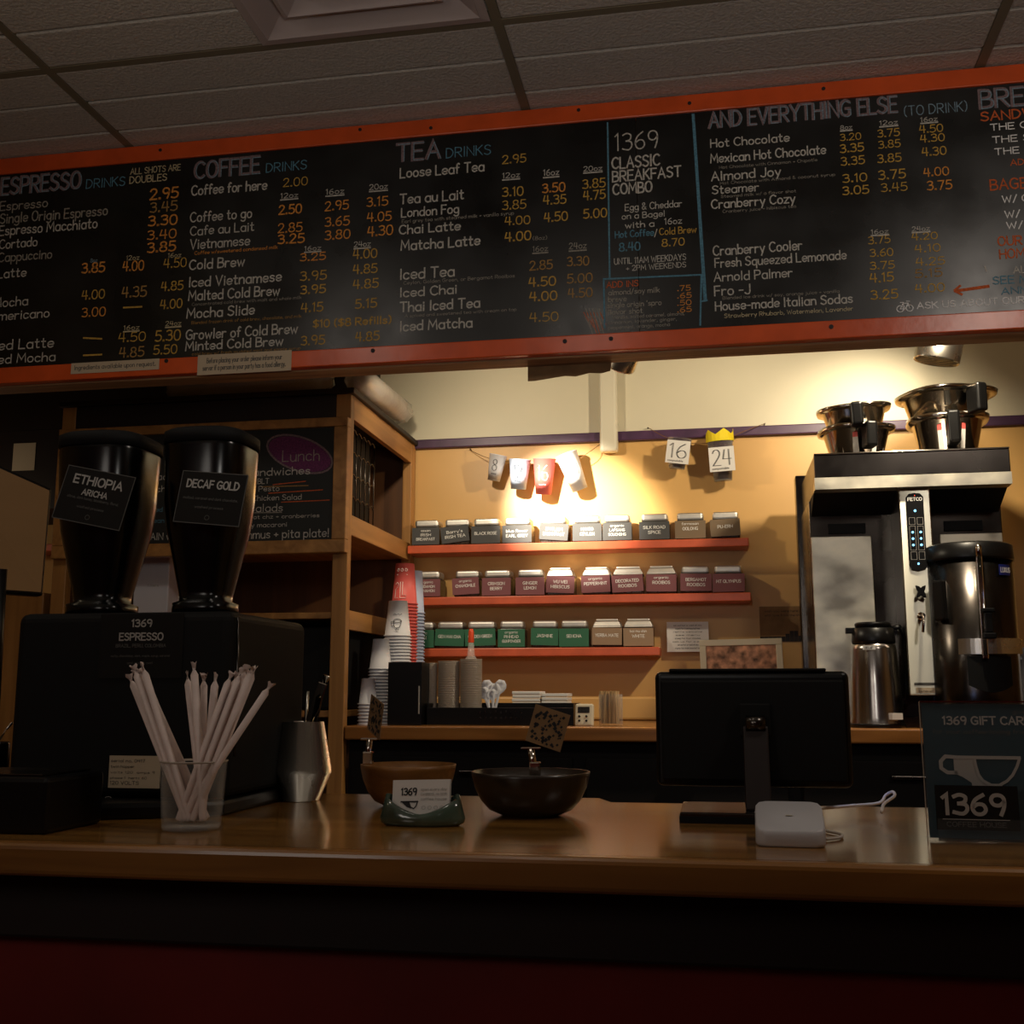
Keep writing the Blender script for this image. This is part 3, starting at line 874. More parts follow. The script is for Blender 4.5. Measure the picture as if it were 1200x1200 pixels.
chalk(heading('BREAKFAST', 1149, 1320, 127, 22) + [
    ('SANDWICHES', 1150, 1265, 142, 12, 'r', .15), ('THE CLASSIC', 1161, 1260, 153, 8.5, 'k', .14), ('THE SUNRISE', 1163.5, 1265, 167.5, 8.5, 'k', .14),
    ('THE SOUTHIE', 1166, 1268, 181.5, 8.5, 'k', .14), ('ADD CHEESE', 1184.5, 1260, 194, 8, 'r', .14), ('BAGELS', 1161, 1225, 223, 14, 'r', .13),
    ('W/ CREAM CHEESE', 1175, 1300, 237.5, 9, 'k', .15), ('W/ BUTTER', 1178, 1255, 255, 9, 'k', .15), ('W/ JAM', 1180, 1235, 268, 9, 'k', .15),
    ('OUR BAGELS', 1170, 1260, 288, 12, 'r', .14), ('HOMEMADE', 1172, 1250, 303, 12, 'r', .14), ('ALWAYS', 1188, 1240, 320, 9, 'w', .14),
    ('SEE MORE', 1164, 1235, 333, 10, 'b', .13), ('ANNEX', 1174, 1225, 345, 9, 'b', .13)])


def notice(x0, x1, y0, y1, Y, lines, label, cat='paper notice', name='paper_notice', mats=('paperd', 'ink_dgrey'), tilt=0, th=0.0008, name2=None):
    a = aty(x0, y1, Y)
    b = aty(x1, y1, Y)
    h = aty(x0, y0, Y).z - a.z
    wd = b.x - a.x
    m = M()
    m.box(-wd / 2, wd / 2, -th, 0, 0, h)
    m.cur = 1
    for t, fx0, fx1, fz, ch, sw in lines:
        m.text(t, (-wd / 2 + fx0 * wd, -th - 0.0003, fz * h), (-wd / 2 + fx1 * wd, -th - 0.0003, fz * h), ch * h, sw)
    o = m.build(name, list(mats), loc=((a.x + b.x) / 2, Y, a.z))
    o.rotation_euler.y = R(tilt)
    return tag(o, label, cat)


notice(83, 186, 426, 438.5, YB - 0.001, [('Ingredients available upon request.', .04, .96, .36, .4, .14)], 'small cream paper strip stuck on orange rail under the espresso prices')
notice(231, 341, 416.5, 440, YB - 0.001, [('Before placing your order please inform your', .1, .9, .58, .24, .13), ('server if a person in your party has a food allergy.', .06, .94, .22, .24, .13)],
       'cream paper allergy notice with two lines stuck under cold brew prices')

# scrap of brown paper hanging at the underside of the header, and tape
p = aty(617, 445, 2.916)
q = aty(716, 428, 2.916)
m = M()
pts = [(p.x, 2.149), (q.x, 2.149), (q.x - .004, 2.121), (q.x - .03, 2.115), (q.x - .06, 2.118), (q.x - .1, 2.110), (q.x - .13, 2.113), (p.x + .02, 2.103), (p.x, 2.103)]
m.prism(pts, 'Y', 2.9385, 2.941)
tag(m.build('paper_scrap', 'cardb'), 'torn brown paper scrap hanging under header beside the duct', 'scrap paper')

# ================================================================== front service counter
FC = 1.08
sc_ = thing('service_counter', 'long varnished wooden service counter with dark red front, nearest the camera', 'counter', (0, 1.19, 0))
m = M()
m.box(XL + .02, -0.19, 0.022, 0.665, FC - 0.036, FC)
m.box(-0.19, XR - .02, 0.022, 0.60, FC - 0.036, FC)
m.prism([(-0.19, 0.60), (-0.165, 0.60), (-0.19, 0.665)], 'Z', FC - 0.036, FC)
m.build('worktop', 'counter', sc_)
M().box(XL + .02, XR - .02, 0, 0.0225, FC - 0.0365, FC + 0.0005).build('edge_strip', 'counter_edge', sc_, bevel=0.007, seg=3)
M().box(XL + .02, XR - .02, 0.075, 0.10, FC - 0.12, FC - 0.037).build('apron', 'apron', sc_, bevel=0.004)
M().box(XL + .02, XR - .02, 0.10, 0.58, 0.0, FC - 0.037).build('front_panel', 'redpanel', sc_)

# ================================================================== back counter
BC = 1.15
bc = thing('back_counter', 'wooden back counter with black cabinets along the yellow wall', 'counter', (0, 3.3, 0))
M().box(-1.115, XR - .02, 0, 0.798, BC - 0.042, BC).build('worktop', 'bench', bc, bevel=0.005)
M().box(-1.115, XR - .02, 0.05, 0.79, 0, BC - 0.043).build('cabinet', 'blackcab', bc)
for k in range(5):
    x = -1.0 + k * 0.62
    d = M().box(x, x + .58, 0.03, 0.05, 0.12, BC - 0.09).build('door', 'blackcab', bc, bevel=0.004)
    M().box(x + .24, x + .34, 0.012, 0.03, BC - 0.14, BC - 0.13).build('handle', 'dsteel', d, bevel=0.002)

# ================================================================== tall wooden shelf unit on the left
CX0, CX1, CY0 = -2.13, -1.118, 3.3
su = thing('shelf_unit', 'tall open maple shelf unit holding lunch chalkboard, left of the tea shelves', 'shelf unit', (CX0, CY0, 0))
dx = CX1 - CX0
D = 0.79
z = lambda px, py: aty(px, py, 3.3).z
zt1, zt0 = z(415, 461), z(421, 488)
zm1, zm0 = z(420, 601), z(419, 625)
zl1, zl0 = z(416, 714), z(416, 737)
M().box(dx - .05, dx, 0, .035, 0, zt1).build('post', 'cab', su, bevel=.003)
M().box(dx - .035, dx, D - .06, D, 0, zt1).build('post', 'cab', su, bevel=.003)
M().box(0, .05, 0, .035, 0, zt1).build('post', 'cab', su, bevel=.003)
M().box(0, .035, D - .06, D, 0, zt1).build('post', 'cab', su, bevel=.003)
M().box(dx - .022, dx - .001, .035, D - .06, zt0, zt1).build('side_rail', 'cabx', su, bevel=.002)
M().box(dx - .022, dx - .001, .035, D - .06, zm0, zm1).build('side_rail', 'cabx', su, bevel=.002)
M().box(dx - .022, dx - .001, .035, D - .06, zl0, zl1).build('side_rail', 'cabx', su, bevel=.002)
M().box(-.01, dx + .012, -.01, D, zt1, zt1 + .018).build('top_board', 'apron', su, bevel=.003)
M().box(.05, dx - .05, .0, .03, zt0 - .02, zt1).build('front_rail', 'apron', su, bevel=.003)
for zz in (zm0 + .01, 1.478, 1.175, 0.8):
    M().box(.01, dx - .024, .012, D - .02, zz, zz + .02).build('shelf', 'cabx', su, bevel=.002)
M().box(.01, dx - .01, D - .012, D - .002, 0, zt1 - .002).build('back_panel', 'cabdark', su)
M().box(.002, .012, .035, D - .06, 0, zt1 - .002).build('side_panel', 'cabdark', su)
# black bins low in the unit
for k in range(2):
    tag(M().box(0, .44, 0, .5, 0, .26).build('storage_bin', 'blackm', bevel=.01, loc=(CX0 + .06 + k * .47, CY0 + .06, 1.196)),
        ['black storage bin on middle shelf behind coffee grinder, left one', 'black storage bin on middle shelf behind metal tool cup'][k], 'bin', 'black bins in the shelf unit')
# wire rack in the upper side opening
rk = thing('wire_rack', 'black scalloped wire rack standing in the top of the shelf unit', 'wire rack', (-1.30, 3.44, zm0 + .031))
m = M()
for side, xx in ((0, .14),):
    for k in range(6):
        y = k * .05
        m.tube([(xx, y, 0), (xx, y, .34)], .0022, 6)
    for r_ in range(5):
        zz = .03 + r_ * .075
        pts = []
        for k in range(0, 26):
            y = k * .01
            pts.append((xx, y, zz + .012 * abs(math.sin(y / .05 * math.pi))))
        m.tube(pts, .0025, 6)
m.build('wire_grid', 'dsteel', rk)
M().box(-.02, .12, 0, .26, 0, .35).build('basket', 'blackm', rk, bevel=.004)
# lunch chalkboard
LY = 3.262
l0, l1 = aty(60, 640, LY), aty(404, 640, LY)
lt, lb = aty(404, 488, LY).z, aty(404, 647, LY).z
lu = thing('lunch_chalkboard', 'wood framed lunch menu chalkboard hung on the shelf unit', 'chalkboard', ((l0.x + l1.x) / 2, LY, lb))
hw = (l1.x - l0.x) / 2
hh = lt - lb
M().box(-hw + .03, hw - .03, .012, .028, .03, hh - .02).build('board_panel', 'board2', lu)
m = M()
m.box(-hw, hw, 0, .034, 0, .042)
m.box(-hw, hw, 0, .034, hh - .03, hh)
m.box(-hw, -hw + .045, 0, .034, .042, hh - .03)
m.box(hw - .045, hw, 0, .034, .042, hh - .03)
m.build('frame', 'cabx', lu, bevel=.003)


def exl(m, b):
    p = aty(351, 532, LY + .0115) - b
    m.cur = IX['p']
    n = 24
    m.add([p] + [p + Vector((.105 * math.cos(t * 2 * math.pi / n) - .0 * 1, 0, .052 * math.sin(t * 2 * math.pi / n) - .03 * math.cos(t * 2 * math.pi / n))) for t in range(n)],
          [(0, 1 + (t + 1) % n, 1 + t) for t in range(n)])
    m.cur = IX['g']
    p = p + Vector((0, -.0003, 0))
    m.stroke([(.11 * math.cos(t * 2 * math.pi / n), .056 * math.sin(t * 2 * math.pi / n) - .032 * math.cos(t * 2 * math.pi / n)) for t in range(n + 1)], .006, p, Vector((1, 0, 0)), Vector((0, 0, 1)))
    for a in ((306, 570.5, 361, 569, 'n'), (320, 568, 358, 564, 'r'), (315, 578, 378, 574, 'r'), (330, 588.5, 386, 586, 'r'), (296, 601, 330, 600.5, 'd')):
        dash(m, b, *a, wd=0.003, Y=LY + .0115)


LYT = LY + .0112
LO = (lu.location.x, lu.location.y, lu.location.z)
chalk([('Lunch', 331, 374, 541, 15, 'd', .08), ('Sandwiches', 288, 363, 558, 10, 'w', .12), ('BLT', 302, 315, 567, 7, 'w'), ('Turkey Pesto', 270, 327, 577, 7, 'w'),
       ('Curried Chicken Salad', 262, 353, 588, 7, 'w'), ('Salads', 292, 331, 600, 10, 'w', .1), ('beet, goat chz + cranberries', 266, 374, 609, 5, 'w'),
       ('veggy macaroni', 276, 336, 618.5, 6, 'w'), ('w/ hummus + pita plate!', 258, 385, 632, 11, 'w', .11),
       ('Bagels', 155, 190, 536, 8, 'b'), ('Salad', 168, 196, 563, 9, 'w'), ('Quiche', 166, 200, 577, 8, 'w'), ('- Red', 172, 190, 600, 6, 'b'),
       ('- Bean', 170, 192, 613, 6, 'b'), ('PLAIN w/ jam', 165, 225, 633, 9, 'w')], extra=exl, Y=LYT, parent=lu, org=LO)
# plastic-wrapped sleeves on top of the unit
wr = thing('wrapped_sleeve', 'clear plastic wrapped sleeve of cups hanging over top edge of shelf unit', 'plastic sleeve', (-1.125, 3.30, zt1 + .02))
m = M()
m.lathe([(.001, 0), (.03, .004), (.045, .03), (.048, .2), (.05, .4), (.046, .55), (.03, .58), (.001, .585)], (0, .05, .052), 20, tilt=Matrix.Rotation(R(-88), 3, 'X'))
m.build('film', 'wrap', wr)
for _v in wr.children[0].data.vertices:
    _v.co += Vector((random.uniform(-.004, .004), random.uniform(-.006, .006), random.uniform(-.004, .004)))
m = M().lathe([(.001, 0), (.036, .0), (.040, .5), (.001, .5)], (0, .08, .052), 20, tilt=Matrix.Rotation(R(-88), 3, 'X'))
m.build('lids', 'plast2', wr)
w2 = dup(wr, (-1.86, 3.40, zt1 + .02), label='clear plastic sleeve lying lengthwise on top of shelf unit above lunch board')
w2.rotation_euler = (0, 0, R(-90))
w2.location = (-1.86, 3.42, zt1 + .02)

# ================================================================== tea shelves and tins
SY0, SY1 = 3.97, W
zs = [aty(600, 640.5, SY0).z, aty(600, 702, SY0).z, aty(600, 767, SY0).z]
xe = [aty(877.5, 632, SY0).x, aty(880, 697, SY0).x, aty(773, 762, SY0).x]
th = 0.030
tops = []
shn = ['top', 'middle', 'bottom']
for k in range(3):
    yy0 = (630, 694, 758)[k]
    ztop = aty((877, 880, 773)[k], yy0, SY0).z
    tops.append(ztop)
    o = M().box(0, xe[k] + 1.112, 0, W - SY0 - .001, -th, 0).build('wall_shelf', 'shelfred', bevel=.003, loc=(-1.112, SY0, ztop))
    tag(o, '%s orange painted wall shelf carrying a row of tea jars' % shn[k], 'shelf', 'orange tea shelves')

TS = 0.0965


def tin_proto(kind):
    t = thing('tea_tin', 'x', 'tea jar', (0, 0, 0), 0, 'labelled tea jars on orange shelves')
    M().box(-TS / 2 + .002, TS / 2 - .002, 0.002, TS, 0.001, .071).build('jar', 'tin', t, bevel=.006)
    if kind == 0:
        M().box(-.042, .042, .008, .090, .070, .099).build('lid', 'lid', t, bevel=.009, seg=3)
    else:
        m = M()
        h0, h1 = .045, .038
        vs = [(x * h0, .048 + y * h0, .072) for x, y in ((-1, -1), (1, -1), (1, 1), (-1, 1))] + [(x * h0, .048 + y * h0, .078) for x, y in ((-1, -1), (1, -1), (1, 1), (-1, 1))] + \
             [(x * h1, .048 + y * h1, .094) for x, y in ((-1, -1), (1, -1), (1, 1), (-1, 1))]
        m.add(vs, [(0, 1, 2, 3)] + [(i, (i + 1) % 4, 4 + (i + 1) % 4, 4 + i) for i in range(4)] + [(4 + i, 4 + (i + 1) % 4, 8 + (i + 1) % 4, 8 + i) for i in range(4)] + [(8, 9, 10, 11)])
        m.box(-.036, .036, .012, .084, .094, .102)
        m.build('lid', 'lid', t, bevel=.003)
    return t


protos = {}
# (row, x0, x1 (px), colour, small text, line1, line2, tilt, lid kind)
TINS = [
 (0, 483.2, 515, 'lb_char', 'assam', 'IRISH', 'BREAKFAST', 0, 0), (0, 518.6, 551, 'lb_char', '', "Barry's", 'IRISH TEA', -7, 0), (0, 552.5, 586, 'lb_char', '', 'BLACK ROSE', '', 0, 0),
 (0, 588.8, 623, 'lb_char', '', 'blue flower', 'EARL GREY', 0, 0), (0, 631.3, 665, 'lb_char', '', 'ENGLISH', 'BREAKFAST', 5, 0), (0, 671, 705, 'lb_char', '', 'MANGO', 'CEYLON', 0, 0),
 (0, 706.3, 740.2, 'lb_char', 'organic', 'LAPSANG', 'SOUCHONG', 0, 0), (0, 749, 784.6, 'lb_char', '', 'SILK ROAD', 'SPICE', 0, 0), (0, 791, 827, 'lb_brown', 'formosan', 'OOLONG', '', 0, 0),
 (0, 832.8, 868, 'lb_brown', '', 'PU-ERH', '', -2, 0),
 (1, 484, 516, 'lb_maroon', 'organic', 'CARDAMOM', 'CINNAMON', 0, 0), (1, 530.9, 562, 'lb_maroon', 'organic', 'CHAMOMILE', '', -3, 0), (1, 564.8, 598.7, 'lb_maroon', '', 'CRIMSON', 'BERRY', 0, 0),
 (1, 604.4, 638, 'lb_maroon', '', 'GINGER', 'LEMON', 0, 0), (1, 639.5, 672.5, 'lb_maroon', '', 'WU WEI', 'HIBISCUS', 3, 1), (1, 681.4, 715.5, 'lb_maroon', 'organic', 'PEPPERMINT', '', -2, 1),
 (1, 717.7, 754.4, 'lb_maroon', '', 'DECORATED', 'ROOIBOS', -3, 1), (1, 757, 792.5, 'lb_maroon', 'organic', 'ROOIBOS', '', 1, 1), (1, 797, 833.7, 'lb_maroon', '', 'BERGAMOT', 'ROOIBOS', 1, 0),
 (1, 835, 872.6, 'lb_maroon', '', 'MT OLYMPUS', '', 0, 0),
 (2, 478, 508.5, 'lb_green', 'organic', 'GREEN', '', 0, 0), (2, 509.5, 543.7, 'lb_green', '', 'GEN MAI CHA', '', 2, 0), (2, 545.5, 581, 'lb_green', '', 'GOLDEN GREEN', '', -2, 0),
 (2, 583.7, 615, 'lb_green', 'organic', 'PINHEAD', 'GUNPOWDER', 0, 0), (2, 621.8, 654, 'lb_green', '', 'JASMINE', '', 2, 0), (2, 655.2, 690, 'lb_green', '', 'SENCHA', '', 0, 0),
 (2, 693.5, 728.7, 'lb_tan', '', 'YERBA MATE', '', 1, 1), (2, 730.5, 765.8, 'lb_tan', 'bai mu dan', 'WHITE', '', 0, 1)]
CN = {'lb_char': 'charcoal', 'lb_brown': 'brown', 'lb_maroon': 'maroon', 'lb_green': 'green', 'lb_tan': 'tan'}
for row, x0, x1, colr, small, a1, a2, tilt, kind in TINS:
    Yt = SY0 + 0.012
    pz = tops[row]
    pa, pb = aty(x0, (620, 680, 745)[row], Yt), aty(x1, (620, 680, 745)[row], Yt)
    cx = (pa.x + pb.x) / 2
    sx = (pb.x - pa.x) / TS
    lab = '%s-labelled tea jar reading %s on %s orange shelf' % (CN[colr], ' '.join(s for s in (a1, a2) if s).lower(), shn[row])
    if kind not in protos:
        t = tin_proto(kind)
        protos[kind] = t
        t.location = (cx, Yt, pz)
        t['label'] = lab
        srcs = None
    else:
        src = protos[kind]
        t = src.copy()
        COL.objects.link(t)
        t.location = (cx, Yt, pz)
        t['label'] = lab
        for ch in src.children:
            if ch.name.startswith('label_card'):
                continue
            c = ch.copy()
            COL.objects.link(c)
            c.parent = t
    t.rotation_euler = (0, 0, R(random.uniform(-3, 3)))
    t.scale = (sx, 1, 1)
    m = M()
    m.box(-TS / 2, TS / 2, -.0022, 0, 0.004 if tilt == 0 else .007, .068)
    m.cur = 1
    yk = -.0026
    def ln(s_, zc, h, wmax, sw=.135):
        wd = min(wmax, len(s_) * h * .78)
        wd *= .88
        h *= .9
        m.text(s_, (-wd / 2, yk, zc), (wd / 2, yk, zc), h, sw)
    if small:
        ln(small, .053, .0095, .06, .12)
        if a2:
            ln(a1, .036, .0105, .084)
            ln(a2, .020, .0105, .086)
        else:
            ln(a1, .034, .0115, .086)
    elif a2:
        ln(a1, .042, .0115, .080)
        ln(a2, .024, .0115, .082)
    else:
        ln(a1, .036, .0115, .084)
    o = m.build('label_card', [colr, 'ink_white'], t)
    o.location = (0, 0, 0)
    o.rotation_euler.y = R(tilt)
    if tilt:
        o.location = (0.0, -.001, 0.0015 + abs(tilt) * .0003)

# ================================================================== garlands of sample cups
def cup_mesh(r1, r0, h, t=.0012):
    """mouth up, outer then inner"""
    return M().lathe([(.0001, .006), (r0 - t, .006), (r0, 0), (r0 + (r1 - r0) * .5, h * .5), (r1, h - .003), (r1 + .002, h - .0015), (r1 + .001, h), (r1 - t, h - .001), (r0 - t, .008), (.0001, .008)], n=36)


def hang_cup(px, py, rpx, hpx, lean, m1, numtxt, nk, label, grp='sample cups on string'):
    Yc = W - .065
    top = aty(px, py, Yc)
    k = 4.05 / FPX
    r1, h = rpx * k, hpx * k
    r0 = r1 * .70
    th_ = thing('paper_cup', label, 'paper cup', (top.x, top.y, top.z), 0, grp)
    th_.rotation_euler = (R(8), R(lean), 0)
    b = cup_mesh(r1, r0, h).build('cup_wall', m1, th_, loc=(0, 0, -h))
    # outlined number lying on the cup's curved face
    mm = M()
    def wrapnum():
        tot = sum(FONT[c][0] + 1.7 for c in numtxt) - 1.7
        hh_ = h * .42
        ux = min(hh_ * .085, r1 * 1.15 / tot)
        x = -tot / 2
        for c in numtxt:
            for kk, pts in FONT[c][1]:
                pp = smooth(pts, kk == '@', 2) if kk else pts
                for off in (-.55, .55):
                    P = []
                    for (qx, qy) in pp:
                        X = (x + qx) * ux + off * .0022
                        Z = -h * .62 + qy / 10 * hh_ + off * .0010
                        f = (Z + h) / h
                        rr = r0 + (r1 - r0) * f + .0008
                        P.append(Vector((rr * math.sin(X / rr), -rr * math.cos(X / rr), Z)))
                    mm.tube(P, .0006, 4, cap=False)
            x += FONT[c][0] + 1.7
        P = []
        for i in range(12):
            X = (-.3 + i / 11 * .6) * r1
            Z = -h * .74 + .0016 * math.sin(i * 2.4)
            f = (Z + h) / h
            rr = r0 + (r1 - r0) * f + .0008
            P.append(Vector((rr * math.sin(X / rr), -rr * math.cos(X / rr), Z)))
        mm.tube(P, .0009, 4, cap=False)
    wrapnum()
    mm.build('printed_number', nk, th_)
    return th_


hang_cup(584, 533, 10.6, 32, 12, 'cupw', '8', 'ink_black', 'smallest white paper cup numbered 8 hanging on string above tea jars')
hang_cup(609.5, 538.5, 13, 36, 5, 'cupb', '12', 'ink_black', 'pale blue paper cup numbered 12 hanging on string')
hang_cup(638, 537.5, 13.5, 43, 3, 'cupr', '16', 'ink_white', 'red paper cup numbered 16 hanging on string')
hang_cup(663.5, 532, 13.5, 46, -20, 'cupw', '20', 'ink_grey', 'tallest white paper cup numbered 20 tilted at end of string')


def string(pts, label, nails):
    t = thing('twine_string', label, 'string', tuple(aty(*pts[0], W - .03)))
    o = Vector(t.location)
    P = [aty(x, y, W - .012 if i in (0, len(pts) - 1) else W - .062) - o for i, (x, y) in enumerate(pts)]
    M().tube(smooth([tuple(p) for p in P], False, 4), .0013, 6).build('twine', 'twine', t)
    for x, y in nails:
        q = aty(x, y, W - .02) - o
        M().tube([q, q + Vector((0, .02, 0))], .002, 8).build('nail', 'dsteel', t)
    return t


string([(550, 527), (573, 537), (610, 543), (640, 543), (672, 541), (690, 530), (704, 520)], 'brown twine strung on the wall holding four numbered cups', [(551, 526), (704, 520)])
string([(759, 501), (782, 513), (806, 519), (842, 518), (868, 507), (897, 496)], 'brown twine strung on cream wall holding two clear cups', [(759, 501), (896, 497)])


def clear_cup(px, py, rpx, hpx, lean, num, label, crown=False):
    Yc = W - .068
    top = aty(px, py, Yc)
    k = 4.05 / FPX
    r1, h = rpx * k, hpx * k
    t = thing('plastic_cup', label, 'plastic cup', tuple(top), 0, 'clear sample cups with coffee')
    t.rotation_euler = (R(6), R(lean), 0)
    cup_mesh(r1, r1 * .68, h).build('cup_wall', 'thin', t, loc=(0, 0, -h))
    M().lathe([(.0001, 0), (r1 * .64, 0), (r1 * .93, h * .94), (.0001, h * .94)], n=24).build('dark_filling', 'dkbrown', t, loc=(0, 0, -h + .004))
    cw = 27 * k if num == '16' else 29 * k
    m = M()
    m.box(-cw / 2, cw / 2, -r1 - .003, -r1 - .002, -h * .80 if num == '24' else -h * .86, -h * .80 + cw * .98 if num == '24' else -h * .86 + cw)
    zb = -h * .80 if num == '24' else -h * .86
    m.cur = 1
    for off in (-.0016, .0016):
        m.text(num, (-cw * .36 + off, -r1 - .0034, zb + cw * .24), (cw * .36 + off, -r1 - .0034, zb + cw * .24), cw * .62, .035)
    m.text('compostable', (-cw * .4, -r1 - .0034, zb + cw * .08), (cw * .25, -r1 - .0034, zb + cw * .08), cw * .08, .16)
    m.build('number_card', ['paper', 'ink_black'], t)
    if crown:
        m = M()
        n = 5
        rr = r1 + .002
        for i in range(20):
            a0, a1 = 2 * math.pi * i / 20, 2 * math.pi * (i + 1) / 20
            h0 = .032 if i % 4 == 0 else (.022 if i % 2 else .012)
            i1 = (i + 1) % 20
            h1 = .032 if i1 % 4 == 0 else (.022 if i1 % 2 else .012)
            m.quad((rr * math.cos(a0), rr * math.sin(a0), -.012), (rr * math.cos(a1), rr * math.sin(a1), -.012),
                   (rr * math.cos(a1), rr * math.sin(a1), h1), (rr * math.cos(a0), rr * math.sin(a0), h0))
        m.build('paper_crown', 'crown', t, solid=.0006)
    return t


clear_cup(797, 514, 14, 36, 8, '16', 'clear plastic cup of dark beans with white card numbered 16 on wall')
clear_cup(843.5, 514, 15.5, 50, -3, '24', 'clear plastic cup wearing yellow paper crown with card numbered 24', True)

# ================================================================== papers by the wall
def rel_lines(n, z0, z1, h, x0=.1, x1=.9):
    ws = ['organic fair trade loose leaf teas', 'served hot or iced all day', 'ask us for a pot', 'steep for four minutes', 'see menu', 'refills welcome']
    out = []
    for i in range(n):
        f = random.uniform(0, .15)
        out.append((ws[i % 6], x0 + f, x1 - f, z0 + (z1 - z0) * i / (n - 1), h, .14))
    return out


notice(782, 831, 729, 764, W - .03, rel_lines(8, .1, .86, .05), 'small white notice with printed lines on wall below the tea shelves', mats=('paper', 'ink_dgrey'), tilt=0)
a, b_ = aty(822, 786, 3.93), aty(920, 786, 3.93)
tz = aty(870, 748, 3.93).z
pf = thing('framed_print', 'white framed floral print leaning against wall behind monitor', 'framed picture', ((a.x + b_.x) / 2, 3.93, BC), 0)
pf.rotation_euler = (R(-5), R(-1), 0)
fw, fh = (b_.x - a.x), tz - BC
M().box(-fw / 2 + .02, fw / 2 - .02, .004, .012, .02, fh - .02).build('print', 'mosaic', pf)
m = M()
m.box(-fw / 2, fw / 2, 0, .02, 0, .022)
m.box(-fw / 2, fw / 2, 0, .02, fh - .022, fh)
m.box(-fw / 2, -fw / 2 + .022, 0, .02, .022, fh - .022)
m.box(fw / 2 - .022, fw / 2, 0, .02, .022, fh - .022)
m.build('frame', 'frame_w', pf, bevel=.002)
a, b_ = aty(891, 752, W - .003), aty(956, 752, W - .003)
hp = aty(891, 711, W - .003).z - a.z
pc = thing('postcard', 'brown postcard with dark skyline silhouette taped on wall left of brewer', 'postcard', (a.x, W - .003, a.z))
m = M().box(0, b_.x - a.x, -.001, 0, 0, hp)
m.cur = 1
wpc = b_.x - a.x
for k in range(13):
    x = k * wpc / 13
    hgt = hp * random.choice((.12, .16, .3, .5, .22))
    if k < 6:
        hgt = hp * .14
    m.box(x, x + wpc / 13.5, -.0014, -.001, 0, hgt)
m.text('wish you were here', (wpc * .1, -.0013, hp * .84), (wpc * .7, -.0013, hp * .84), hp * .06, .14)
m.text('with love from the shop', (wpc * .1, -.0013, hp * .72), (wpc * .8, -.0013, hp * .72), hp * .06, .14)
m.build('card', ['cardb', 'apron'], pc)

# ================================================================== coffee brewer
FX0, FX1 = 0.312, 0.862
br = thing('coffee_brewer', 'tall stainless twin coffee brewer with FETCO panel standing on back counter', 'coffee brewer', ((FX0 + FX1) / 2, 3.35, BC))
hw = (FX1 - FX0) / 2
B = lambda zz: zz - BC
# body
m = M()
m.box(-hw - .006, hw + .008, .17, .50, 0.0, B(1.84))
m.build('body', 'dsteel', br, bevel=.004)
M().box(-hw - .004, -hw + .175, .160, .170, .02, B(1.725)).build('splash_panel', 'steels', br, bevel=.002)
M().box(hw - .175, hw + .004, .160, .170, .02, B(1.725)).build('splash_panel', 'steels', br, bevel=.002)
for s in (-1, 1):
    x = s * .17
    mm = M().box(x - .055, x + .055, .164, .1695, B(1.735), B(1.765))
    mm.build('vent_grille', 'blackm', br)
# hood (box with slanted lower lip)
m = M()
prof = [(0.0, B(1.880)), (0.0, B(1.950)), (0.50, B(1.950)), (0.50, B(1.845)), (.05, B(1.845))]
m.prism(prof, 'X', -hw, hw)
m.build('hood', 'dsteel', br, bevel=.003)
m = M()
m.prism([(-.002, B(1.845)), (-.002, B(1.880)), (.0, B(1.881)), (.048, B(1.846)), (.048, B(1.843))], 'X', -hw - .001, hw + .001)
m.build('hood_lip', 'steels', br)
m = M()
m.box(-hw, hw, -.002, .012, B(1.949), B(1.954))
m.build('top_rim', 'chrome', br, bevel=.001)
m = M()
m.prism([(.05, B(1.845)), (.17, B(1.79)), (.17, B(1.845))], 'X', -hw, hw)
m.build('brew_chute', 'blackm', br)
# back riser seen at left behind hood
M().box(-hw - .018, hw, .50, .56, 0, B(1.985)).build('back_riser', 'dsteel', br, bevel=.003)
# centre tower
tx0 = aty(1052, 572, 3.37).x - br.location.x
tx1 = aty(1089.5, 572, 3.37).x - br.location.x
tz0 = B(aty(1080, 815, 3.37).z)
tw = thing
o = M().box(tx0, tx1, .02, .30, tz0, B(1.846)).build('tower', 'towersteel', br, bevel=.004)
cx = (tx0 + tx1) / 2


def tz(py):
    return B(aty(1072, py, 3.37).z)


m = M()
w_ = .0155 + .0085
zt, zb_ = tz(578), tz(667)
pts = [(cx - w_ + .004, zb_), (cx - w_, zb_ + .01), (cx - w_, zt - .012), (cx - w_ + .008, zt - .002), (cx, zt), (cx + w_ - .008, zt - .002), (cx + w_, zt - .012), (cx + w_, zb_ + .01), (cx + w_ - .004, zb_), (cx, zb_ - .006)]
m.prism(pts, 'Y', .0145, .020)
kp = m.build('key_panel', 'black', br)
m = M()
m.text('FETCO', (cx - .0195, .0138, tz(587)), (cx + .0195, .0138, tz(587)), .009, .2)
m.cur = 1
for s in (-1, 1):
    for py in (624, 631.5, 639):
        m.lathe([(.0001, 0), (.0034, 0), (.0034, .001), (.0001, .001)], (cx + s * .0112, .0142, tz(py)), 12, tilt=Matrix.Rotation(R(90), 3, 'X'))
m.lathe([(.0001, 0), (.0036, 0), (.0036, .001), (.0001, .001)], (cx - .001, .0142, tz(599)), 12, tilt=Matrix.Rotation(R(90), 3, 'X'))
m.lathe([(.0001, 0), (.003, 0), (.003, .001), (.0001, .001)], (cx, .0142, tz(661)), 12, tilt=Matrix.Rotation(R(90), 3, 'X'))
m.cur = 2
